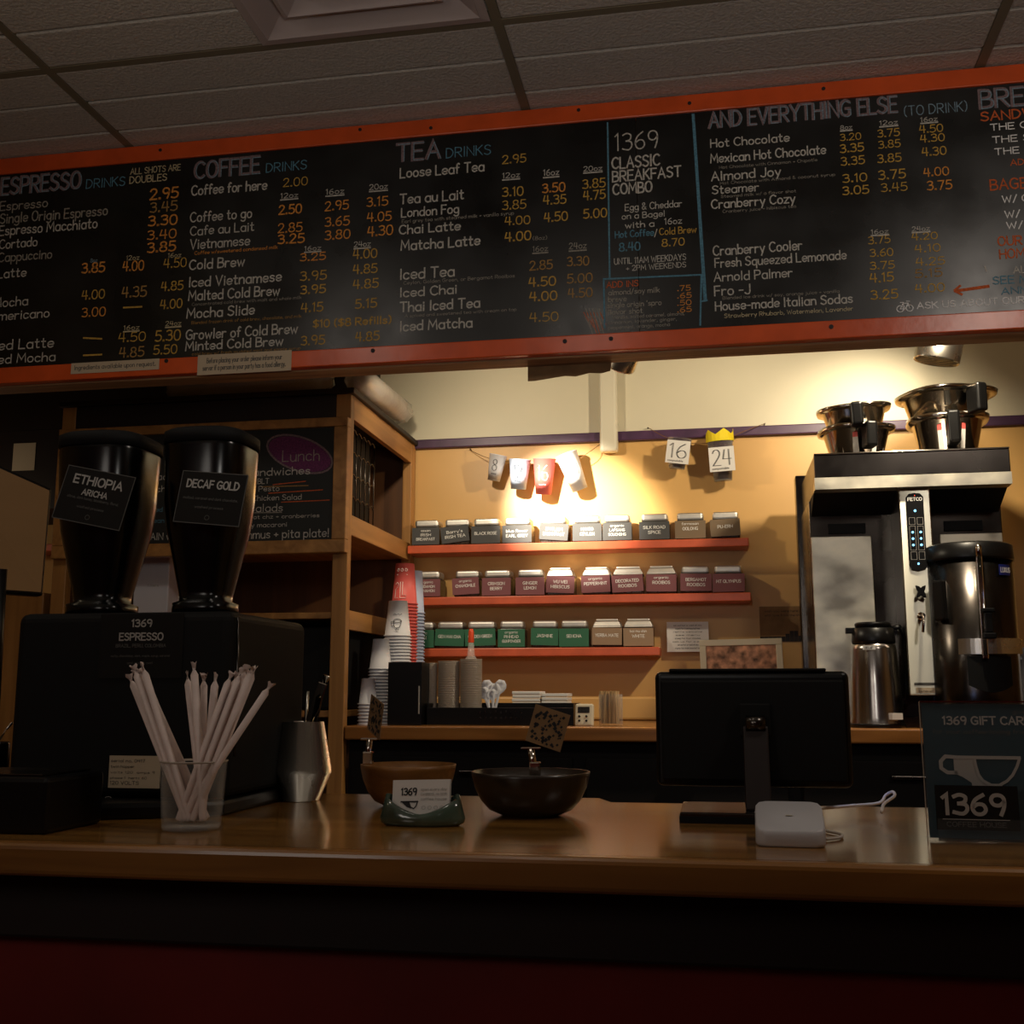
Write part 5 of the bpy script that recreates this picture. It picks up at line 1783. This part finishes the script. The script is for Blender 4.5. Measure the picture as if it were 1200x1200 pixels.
m.stroke([(.0, .0035), (.003, -.004)], .001, Vector((0, 0, 0)), Vector((1, 0, 0)), Vector((0, 0, 1)))
m.build('round_mark', 'ink_grey', t, loc=(a.x - gx, -.0006, a.z - FC))
# chrome edge of the right side panel
M().tube([(ghw + .001, .02, gzt - FC - .008), (ghw + .003, .02, gzt - FC - .1), (ghw + .003, .02, .08)], .002, 8).build('side_trim', 'dsteel', t)

# knock box / drip tray front left
t = thing('knock_box', 'low black box with grey rim at the left end of service counter', 'knock box', (-.93, 1.26, FC))
M().box(-.16, .13, 0, .13, 0, .068).build('box', 'black', t, bevel=.006)
M().box(-.155, .115, .01, .12, .068, .071).build('rim', 'dsteel', t, bevel=.001)  # thin grey plate stands in for the glint on the box top
# metal canister behind it
t = thing('steel_canister', 'small grey steel canister with lever at the left picture edge', 'canister', (aty(-4, 900, 1.62).x, 1.62, FC))
M().lathe([(.0001, 0), (.018, 0), (.018, .09), (.016, .093), (.0001, .094)], n=24).build('body', 'dsteel', t)
M().tube([(0, 0, .094), (.01, 0, .11), (.022, 0, .123)], .002, 8).build('lever', 'steel', t)

# left tablet screen
sx0, sx1 = aty(-90, 555, 1.75), aty(60, 570, 2.05)
t = thing('order_screen', 'tilted flat screen glowing dull brown at the left picture edge', 'monitor', (-1.36, 2.06, 1.45))
V3 = [aty(-70, 518, 1.80), aty(57.5, 575, 2.0), aty(47.5, 694, 2.0), aty(-70, 686, 1.80)]
org = Vector(t.location)
n_ = (V3[1] - V3[0]).cross(V3[3] - V3[0]).normalized()
if n_.y > 0:
    n_ = -n_
m = M().quad(*[v_ - org + n_ * .0015 for v_ in V3])
m.build('screen_glass', 'tanscreen', t)
cc = sum(V3, Vector()) / 4
O = [cc + (v_ - cc) * 1.06 for v_ in V3]
bk = [v_ - n_ * .022 for v_ in O]
m = M().add([v_ - org for v_ in O] + [v_ - org for v_ in bk], [(0, 1, 2, 3), (4, 7, 6, 5), (0, 4, 5, 1), (1, 5, 6, 2), (2, 6, 7, 3), (3, 7, 4, 0)])
m.build('bezel', 'black', t, bevel=.004)
ft = (V3[2] + V3[3]) / 2 - org
M().tube([ft + Vector((0, .02, .04)), Vector((ft.x, ft.y + .03, FC - org.z + .012 if False else -.28))], .012, 12).build('stand', 'black', t)
M().box(ft.x - .09, ft.x + .09, ft.y - .04, ft.y + .09, FC - org.z, FC - org.z + .012).build('base', 'black', t, bevel=.003)
M().tube([ft + Vector((0, .03, -.28)), Vector((ft.x, ft.y + .03, FC - org.z + .012))], .012, 12).build('stand', 'black', t)

# things far left on the back wall
o = M().box(0, .75, 0, .129, -.03, 0).build('wall_shelf', 'shelfred', bevel=.003, loc=(-3.05, SY0, aty(65, 637, SY0).z))
tag(o, 'orange shelf glimpsed between the left screen and the coffee grinder', 'shelf')
o = M().box(0, .24, 0, .5, 0, .02).build('white_tray', 'cupw', bevel=.004, loc=(-2.62, 3.5, aty(70, 700, 3.6).z))
tag(o, 'white tray edge glimpsed between left screen and coffee grinder', 'tray')
o = M().box(0, .5, 0, .75, 0, aty(70, 702, 3.6).z - .001).build('low_cabinet', 'cab', bevel=.004, loc=(-2.68, 3.34, 0))
tag(o, 'pale wooden low cabinet glimpsed at far left behind the screen', 'cabinet')
notice(14, 40, 520, 552, 3.718, [], 'pale poster on far wall at left edge above the screen', 'poster', 'wall_poster', ('paperd', 'ink_grey'))
# white bag of cups standing behind between the hoppers
a, b_ = aty(155, 716, 3.42), aty(196, 716, 3.42)
o = M().box(0, b_.x - a.x, 0, .12, 0, aty(170, 648, 3.42).z - 1.499)
o.cur = 1
o.text('filters', (.05, -.0006, .1), (.09, -.0006, .1), .008, .14)
o = o.build('paper_bag', ['cupw', 'ink_grey'], bevel=.004, loc=(a.x, 3.42, 1.499))
tag(o, 'white paper bag on shelf seen between the two grinder hoppers', 'paper bag')

# ------------------------------------------------------------------ straw glass and straws
gp = Vector((-.652, 1.345, FC))
t = thing('straw_glass', 'faceted clear glass tumbler holding wrapped straws on the service counter', 'glass', tuple(gp))
M().lathe([(.0001, 0), (.034, 0), (.0365, .003), (.038, .02), (.0415, .078), (.0425, .083), (.0415, .0845), (.0395, .083), (.036, .02), (.033, .009), (.0001, .008)], n=10).build('tumbler', 'thin', t)
M().lathe([(.0400, .0825), (.0430, .0835), (.0425, .0852), (.0405, .0852), (.0400, .0825)], n=10).build('rim', 'plast2', t)
M().lathe([(.0001, .001), (.0345, .001), (.037, .005), (.036, .0075), (.0001, .0078)], n=10).build('thick_base', 'plast', t)
sg = {'L': 'paper-wrapped straw in the thick bundle leaning left', 'M': 'paper-wrapped straw standing upright in middle of the glass', 'R': 'paper-wrapped straw in the thick bundle leaning right',
      'S': 'single paper-wrapped straw leaning furthest right in the glass'}
gg = {'L': 'left leaning straws', 'M': 'upright middle straws', 'R': 'right leaning straws', 'S': None}
ST = [('L', 151, 790, 1), ('L', 156, 779, 0), ('L', 161, 789, 2), ('L', 166, 777, 0), ('L', 158, 785, 3), ('L', 167, 787, 2), ('L', 163, 783, 3),
      ('M', 219, 787, 1), ('M', 227, 776, 0), ('M', 239, 789, 2), ('M', 253, 789, 1),
      ('R', 272, 787, 0), ('R', 279, 788, 1), ('R', 284, 783, 0), ('R', 290, 779, 1), ('R', 297, 780, 0), ('R', 288, 783, 3), ('R', 293, 784, 2), ('R', 300, 781, 3), ('S', 319, 800, 0)]
for i, (g_, px, py, dp) in enumerate(ST):
    Yt = 1.325 + dp * .009
    tip = aty(px, py, Yt)
    if g_ == 'L':
        bpx = 222 + (i % 4) * 2.5
        mid = (192 + (i % 7) * 3.4, 893)
    elif g_ == 'M':
        bpx = 232 + (i % 3) * 3
        mid = (231 + (px - 219) * .35, 893)
    elif g_ == 'R':
        bpx = 212 + (i % 4) * 4
        mid = (234 + (px - 272) * .75, 893)
    else:
        bpx, mid = 236, (257, 893)
    rimp = aty(mid[0], mid[1], 1.330 + dp * .008)
    # follow the line tip -> rim down to the glass bottom, kept inside the wall
    dv = (rimp - tip)
    bot = tip + dv * ((tip.z - (FC + .013)) / (tip.z - rimp.z))
    off = Vector((bot.x - gp.x, bot.y - gp.y, 0))
    if off.length > .026:
        off = off.normalized() * .026
    bot = Vector((gp.x + off.x, gp.y + off.y, FC + .013))
    dirv = tip - bot
    L_ = dirv.length
    m = M()
    rr = .0048
    m.tube([(0, 0, 0), (0, 0, .003), (0, 0, L_ - .016)], rr, 8)
    m.cur = 0
    fl = random.uniform(0, 3)
    # twisted paper end
    m.tube([(0, 0, L_ - .016), (0, 0, L_ - .010)], rr, 8, .0018, cap=False)
    vs = []
    for k in range(8):
        a_ = k * math.pi / 4
        vs.append((.0018 * math.cos(a_), .0018 * math.sin(a_), L_ - .010))
    for k in range(8):
        a_ = k * math.pi / 4
        vs.append((.0052 * math.cos(a_) * math.cos(fl) + .002 * math.sin(a_) * math.sin(fl), .0052 * math.cos(a_) * math.sin(fl) - .002 * math.sin(a_) * math.cos(fl), L_ - random.uniform(-.002, .003)))
    m.add(vs, [(k, (k + 1) % 8, 8 + (k + 1) % 8, 8 + k) for k in range(8)], True)
    o = m.build('wrapped_straw', 'straw', loc=tuple(bot))
    o.rotation_euler = dirv.to_track_quat('Z', 'Y').to_euler()
    lb_ = sg[g_]
    if g_ == 'M':
        lb_ = '%s upright paper-wrapped straw in the middle of the glass' % ('leftmost', 'tallest', 'second from right', 'rightmost')[i - 7]
    tag(o, lb_, 'straw', gg[g_])

# metal tool cup with tongs
mc_ = atz(340, 941, FC)
t = thing('steel_cup', 'waisted stainless steel tool cup with shiny sides on service counter', 'metal cup', (mc_.x, 1.73, FC))
s_ = 1.75 / FPX
M().lathe([(.0001, 0), (22 * s_, 0), (23 * s_, .001), (23 * s_, .001), (36.5 * s_, 33 * s_), (36.5 * s_, 33 * s_), (36.5 * s_, 36 * s_), (36.5 * s_, 36 * s_), (26 * s_, 92 * s_), (26 * s_, 92 * s_), (25 * s_, 92 * s_), (25 * s_, 92 * s_), (34 * s_, 44 * s_), (34.5 * s_, 33 * s_), (21 * s_, .006), (.0001, .006)], n=48).build('cup_wall', 'steel', t)
tg = thing('serving_tongs', 'steel tongs and spoon handles sticking out of the steel cup', 'tongs', (mc_.x + .005, 1.73, FC + .012))
M().tube([(0, 0, 0), (.012, .004, .10), (.022, .004, .15), (.034, .004, .185)], .005, 8, .007).build('arm', 'chrome', tg)
M().box(.010, .026, .0, .003, .11, .175, rot=Matrix.Rotation(R(18), 3, 'Y')).build('blade', 'chrome', tg, bevel=.0014)
o = M().tube([(0, 0, 0), (.004, 0, .09), (.006, 0, .160)], .0025, 8, .0032).build('bar_spoon', 'steel', loc=(mc_.x + .0, 1.735, FC + .012))
tag(o, 'thin steel spoon handle standing left of the tongs in steel cup', 'spoon')


# ------------------------------------------------------------------ bowls with clip cards
def bowl(px, pyb, Y, r, h, name, mt, label, prof=1.0):
    p = aty(px, pyb, Y)
    t = thing('tip_bowl', label, 'bowl', (p.x, Y, FC))
    m = M().lathe([(.0001, 0), (r * .45, 0), (r * .52, .002), (r * .70, h * .14), (r * .84, h * .36), (r * .94, h * .64), (r * .99, h * .9), (r, h), (r * .98, h), (r * .92, h * .64), (r * .81, h * .38), (r * .68, h * .2), (r * .45, .010), (.0001, .008)], n=48)
    m.build('bowl_wall', mt, t)
    return t, p


wbt, wbp = bowl(478, 940, 1.68, .073, .062, 'wood', 'bowlw', 'brown wooden bowl with clip card behind business card holder')
dbt, dbp = bowl(622, 950, 1.585, .084, .060, 'dark', 'bowld', 'wide dark bronze bowl with clip card in the middle of service counter')


def clip_card(base, top, Y, cpx, cpy, size, ang, yaw, label):
    """small clip clamped on the bowl wall, holding a patterned square card"""
    b0 = aty(*base, Y)
    t0 = aty(*top, Y)
    t = thing('card_clip', label, 'card clip', tuple(b0))
    o = b0
    M().tube([(0, 0, 0), (t0 - o) * .5, (t0 - o)], .0055, 10, .0045).build('clip_stem', 'chrome', t)
    M().box(-.008, .008, -.006, .006, -.004, .016).build('clip_jaw', 'chrome', t, bevel=.002)
    M().box(-.014, .014, -.004, .004, -.0015, .0015).build('clip_plate', 'chrome', t, loc=tuple(t0 - o), bevel=.001)
    c = aty(cpx, cpy, Y) - o
    h = size / 2
    m = M()
    m.box(-h, h, -.0006, .0006, -h, h)
    m.cur = 1
    random.seed(int(cpx))
    for k in range(70):
        x, z_ = random.uniform(-h * .85, h * .85), random.uniform(-h * .85, h * .85)
        q = random.uniform(.1, .32) * h * .4
        m.prism([(x - q, z_ - q * .4), (x + q * .2, z_ - q), (x + q, z_ + q * .3), (x - q * .1, z_ + q)], 'Y', -.0009, -.0006)
    o2 = m.build('pattern_card', [MT['cardb'], MT['ink_black']], t, loc=tuple(c))
    o2.rotation_euler = (0, R(ang), R(yaw))
    return t


clip_card((627, 906), (622, 877), 1.60, 642, 853, .054, 17, -8, 'silver clip holding tilted patterned square card in the dark bronze bowl')
clip_card((431, 893), (433, 866), 1.68, 440, 840, .056, 16, -52, 'silver clip holding turned patterned card in the wooden bowl')

# business card holder
hp_ = aty(495, 966, 1.44)
t = thing('card_holder', 'green glazed ceramic card holder with wavy rim on service counter', 'card holder', (hp_.x, 1.44, FC), R(4))
m = M()
n = 40
L1, L2, L3, L4 = [], [], [], []
prof = [(.86, 0.0), (1.0, .004), (1.02, .010), (.96, .022), (.88, 1.0), (.80, 1.0), (.84, .020), (.5, .010)]
rings = []
for (f, zf) in prof:
    ring_ = []
    for k in range(n):
        a_ = 2 * math.pi * k / n
        ax_, ay_ = .055 * math.cos(a_), .024 * math.sin(a_)
        topz = .016 + .018 * abs(math.cos(a_)) ** 1.6 + (.006 if math.sin(a_) > 0 else 0)
        zz = topz if zf == 1.0 else min(zf, topz - .001)
        ring_.append((ax_ * f, ay_ * f, zz))
    rings.append(ring_)
vs = [v_ for r_ in rings for v_ in r_]
fs = [(i * n + k, i * n + (k + 1) % n, (i + 1) * n + (k + 1) % n, (i + 1) * n + k) for i in range(len(rings) - 1) for k in range(n)]
fs += [tuple(range(n))[::-1], tuple((len(rings) - 1) * n + k for k in range(n))]
m.add(vs, fs, True)
m.build('holder_wall', 'ceramic', t)
# cards
for k in range(4):
    m = M().box(-.038, .038, 0, .0006, 0, .046)
    if k == 0:
        m.cur = 1
        m.text('1369', (-.026, -.0004, .0265), (-.006, -.0004, .0265), .0085, .2)
        m.stroke([(-.026, .018), (-.004, .018)], .0018, Vector((0, -.0004, 0)), Vector((1, 0, 0)), Vector((0, 0, 1)))
        m.stroke([(-.016, .018), (-.013, .011), (-.009, .009)], .0014, Vector((0, -.0004, 0)), Vector((1, 0, 0)), Vector((0, 0, 1)))
        m.stroke([(-.004, .018), (-.006, .012), (-.009, .009)], .0014, Vector((0, -.0004, 0)), Vector((1, 0, 0)), Vector((0, 0, 1)))
        m.add([(-.026, -.0004, .018), (-.015, -.0004, .018), (-.012, -.0004, .009), (-.018, -.0004, .011)], [(0, 1, 2, 3)])
        m.cur = 2
        for i, tx_ in enumerate(('open every day', 'CAMBRIDGE, MA 02139', 'coffee house')):
            m.text(tx_, (.0, -.0004, .032 - i * .0062), (.034, -.0004, .032 - i * .0062), (.0034, .003, .0034)[i], .15)
        for i in range(4):
            m.stroke([(.004 + i * .008 + .0024 * math.cos(j * .9), .010 + .0024 * math.sin(j * .9)) for j in range(8)], .0005, Vector((0, -.0004, 0)), Vector((1, 0, 0)), Vector((0, 0, 1)))
    o = m.build('business_card', ['paper', 'ink_black', 'ink_grey'], loc=(hp_.x - .002, 1.436 + k * .0025, FC + .0125 - k * .0002), bevel=0)
    o.rotation_euler = (R(-14), R(-1.5), R(3))
    tag(o, ['front white business card printed 1369 in the green ceramic holder', 'white business card stacked behind the front one in ceramic holder'][min(k, 1)], 'business card', 'cards in the ceramic holder' if k else None)

# ------------------------------------------------------------------ point-of-sale monitor
MY = 1.60
a, b_ = aty(767, 787, MY), aty(995, 787, MY)
zb_ = aty(880, 921, MY).z
mxc = (a.x + b_.x) / 2
t = thing('register_monitor', 'black register monitor on stand seen from behind on service counter', 'monitor', (mxc, MY, FC))
mw = (b_.x - a.x) / 2
mh0, mh1 = zb_ - FC, a.z - FC
M().box(-mw, mw, .004, .022, mh0 - .002, mh1).build('housing', 'black', t, bevel=.009, seg=4)
M().box(-mw + .008, mw - .008, -.003, .006, mh0 + .006, mh1 - .012).build('back_cover', 'blackm', t, bevel=.003)
M().box(-mw + .01, mw - .01, .022, .0225, mh0 + .008, mh1 - .01).build('screen_glass', 'screen', t)
M().box(-mw + .02, mw - .03, .004, .02, mh1 - .0005, mh1 + .004).build('top_strip', 'black', t, bevel=.002)
sxa = aty(872, 900, MY - .02).x - mxc
sxb = aty(902, 900, MY - .02).x - mxc
m = M()
m.prism([(-.045, .014), (-.020, .125), (-.004, .125), (-.004, .10), (-.012, .014)], 'X', sxa, sxb)
m.build('stand_arm', MT['apron'], t, bevel=.003)
m = M().tube([(sxa + .004, -.018, .128), (sxb - .004, -.018, .128)], .011, 16)
m.build('hinge', 'dsteel', t)
M().box(sxa - .004, sxb + .004, -.012, -.002, .11, .155).build('mount_plate', 'blackm', t, bevel=.002)
bx0, bx1 = aty(798, 960, MY - .04).x - mxc, aty(944, 960, MY - .04).x - mxc
M().box(bx0, bx1, -.075, .075, 0, .014).build('base', 'dsteel', t, bevel=.002)
m = M().box(bx0 - .001, bx1 + .001, -.076, .076, 0.0, .009)
m.build('base_skirt', 'blackm', t)

# card reader
rp_ = atz(925, 994, FC)
t = thing('card_reader', 'small square white card reader on service counter by the register monitor', 'card reader', (aty(926, 985, 1.345).x, 1.345, FC), R(-2))
hx2 = .0385
m = M()
vs, fs = [], []
n = 40
prof = [(.90, 0), (.97, .0012), (1.0, .004), (1.0, .013), (.985, .0165), (.95, .018)]
for f, zz in prof:
    for k in range(n):
        a_ = 2 * math.pi * k / n
        c_, s2 = math.cos(a_), math.sin(a_)
        q = (abs(c_) ** 7 + abs(s2) ** 7) ** (-1 / 7)
        x_, y_ = hx2 * f * c_ * q, hx2 * f * s2 * q
        zz2 = zz + (.026 * (y_ + hx2) / (2 * hx2) if zz > .010 else 0)
        vs.append((x_, y_, zz2))
fs = [(i * n + k, i * n + (k + 1) % n, (i + 1) * n + (k + 1) % n, (i + 1) * n + k) for i in range(len(prof) - 1) for k in range(n)]
fs += [tuple(range(n))[::-1], tuple((len(prof) - 1) * n + k for k in range(n))]
m.add(vs, fs, True)
m.build('case', 'reader', t)
m = M()
m.box(-.004, .004, -.003, .003, .0312, .0314)
m.build('contactless_mark', 'frame_w', t)
# cables
P = [aty(935, 944, 1.50), aty(960, 947, 1.60), aty(1000, 944, 1.66), aty(1030, 941, 1.68), aty(1038, 932, 1.69), aty(1046, 928, 1.68), aty(1048, 933, 1.66), aty(1036, 942, 1.64), aty(1033, 952, 1.62)]
for i, p in enumerate(P):
    p.z = max(p.z, FC + .0025)
o0 = P[0].copy()
t = tag(M().tube(smooth([tuple(p - o0) for p in P], False, 5), .0022, 8).build('charging_cable', 'cable', loc=tuple(o0)), 'pale thin cable looping on counter behind card reader', 'cable')
P = [aty(955, 948, 1.47), aty(968, 955, 1.45), aty(985, 970, 1.42), aty(984, 974, 1.39), aty(967, 975, 1.37)]
for p in P:
    p.z = FC + .0025
o0 = P[0].copy()
tag(M().tube(smooth([tuple(p - o0) for p in P], False, 5), .0018, 8).build('reader_cable', 'cable', loc=tuple(o0)), 'short white cable plugged into right side of card reader', 'cable')

# gift card sign
GS = 1.40
a = aty(1090, 985, GS)
a0, a1 = aty(1093, 822, GS), aty(1088, 978, GS)
gz = a0.z - FC
gw = .150
t = thing('gift_card_sign', 'dark teal 1369 gift card sign in clear acrylic stand at right', 'sign', (a1.x + gw / 2, GS, FC), R(-2))
t.rotation_euler.x = R(-3)
m = M().box(-gw / 2 + .002, gw / 2 - .002, .0015, .0022, .003, gz - .003)
yk = .0011
UX, UZ = Vector((1, 0, 0)), Vector((0, 0, 1))
m.cur = 1
lft = -gw / 2
z_ = lambda py: gz * (985 - py) / (985 - 822)
X_ = lambda px: lft + (px - 1089) * 1.40 / FPX * 1.02
m.text('1369 GIFT CARDS', (X_(1112), yk, z_(849)), (X_(1208), yk, z_(849)), .0088, .2)
# cup mark: bowl outline with long handle
def outline(pts, wd):
    m.stroke([(X_(x), z_(y)) for x, y in pts], wd, Vector((0, yk, 0)), UX, UZ)
m.cur = 1
outline([(1120, 888), (1186, 888)], .0038)
bc_ = [(1186, 889), (1183, 898), (1178, 908), (1172, 915), (1164, 920), (1156, 920), (1148, 915), (1144, 908), (1142, 898), (1141, 889)]
outline(bc_, .0032)
m.add([(X_(x), yk, z_(y)) for x, y in ((1120, 887), (1142, 888), (1143, 900), (1147, 912), (1154, 920), (1139, 921), (1136, 917), (1128, 911), (1120, 907))], [tuple(range(9))])
outline([(1122, 888), (1112, 887), (1107, 893), (1107, 901), (1113, 906), (1122, 906)], .0042)
outline([(1138, 920), (1166, 920)], .0032)
m.cur = 2
m.text('for your coffee-loving friends', (X_(1101), yk, z_(860)), (X_(1206), yk, z_(860)), .0050, .16)
m.text('give a', (X_(1183), yk, z_(836)), (X_(1203), yk, z_(836)), .0045, .16)
m.build('poster', ['teal', 'ink_grey', 'ink_dgrey'], t)
m = M()
m.box(-gw / 2, gw / 2, 0, .001, 0, gz)
m.build('acrylic_front', 'acryl', t)
m = M()
m.box(-gw / 2, gw / 2, .0025, .0035, 0, gz)
m.box(-gw / 2, gw / 2, 0, .06, 0, .0015)
m.build('acrylic_back', 'acryl', t)
M().box(-gw / 2, gw / 2, -.0006, .004, gz - .001, gz + .0008).build('top_edge', 'chrome', t)
M().box(-gw / 2 - .0006, -gw / 2, -.0006, .004, 0, gz).build('side_edge', 'plast2', t)
# gift card in the pocket
gc = thing('gift_card', 'black gift card printed 1369 in pocket of the teal sign', 'gift card', (t.location.x + X_(1137), GS - .0145, FC + .014), R(-2))
gc.rotation_euler.x = R(-3)
m = M().box(-.045, .045, 0, .0008, 0, .050)
m.cur = 1
m.text('1369', (-.037, -.0004, .018), (.030, -.0004, .018), .0215, .2)
m.stroke([(-.038, .012), (.034, .012)], .0008, Vector((0, -.0004, 0)), UX, UZ)
m.cur = 2
m.text('COFFEE HOUSE', (-.034, -.0004, .004), (.030, -.0004, .004), .005, .16)
m.build('card', ['blackcab', 'ink_grey', 'ink_dgrey'], gc)
m = M()
m.box(X_(1097), X_(1190), -.022, -.020, .001, .026)
m.box(X_(1097), X_(1190), -.020, 0, .001, .003)
m.build('card_pocket', 'acryl', t)

bpy.context.view_layer.update()
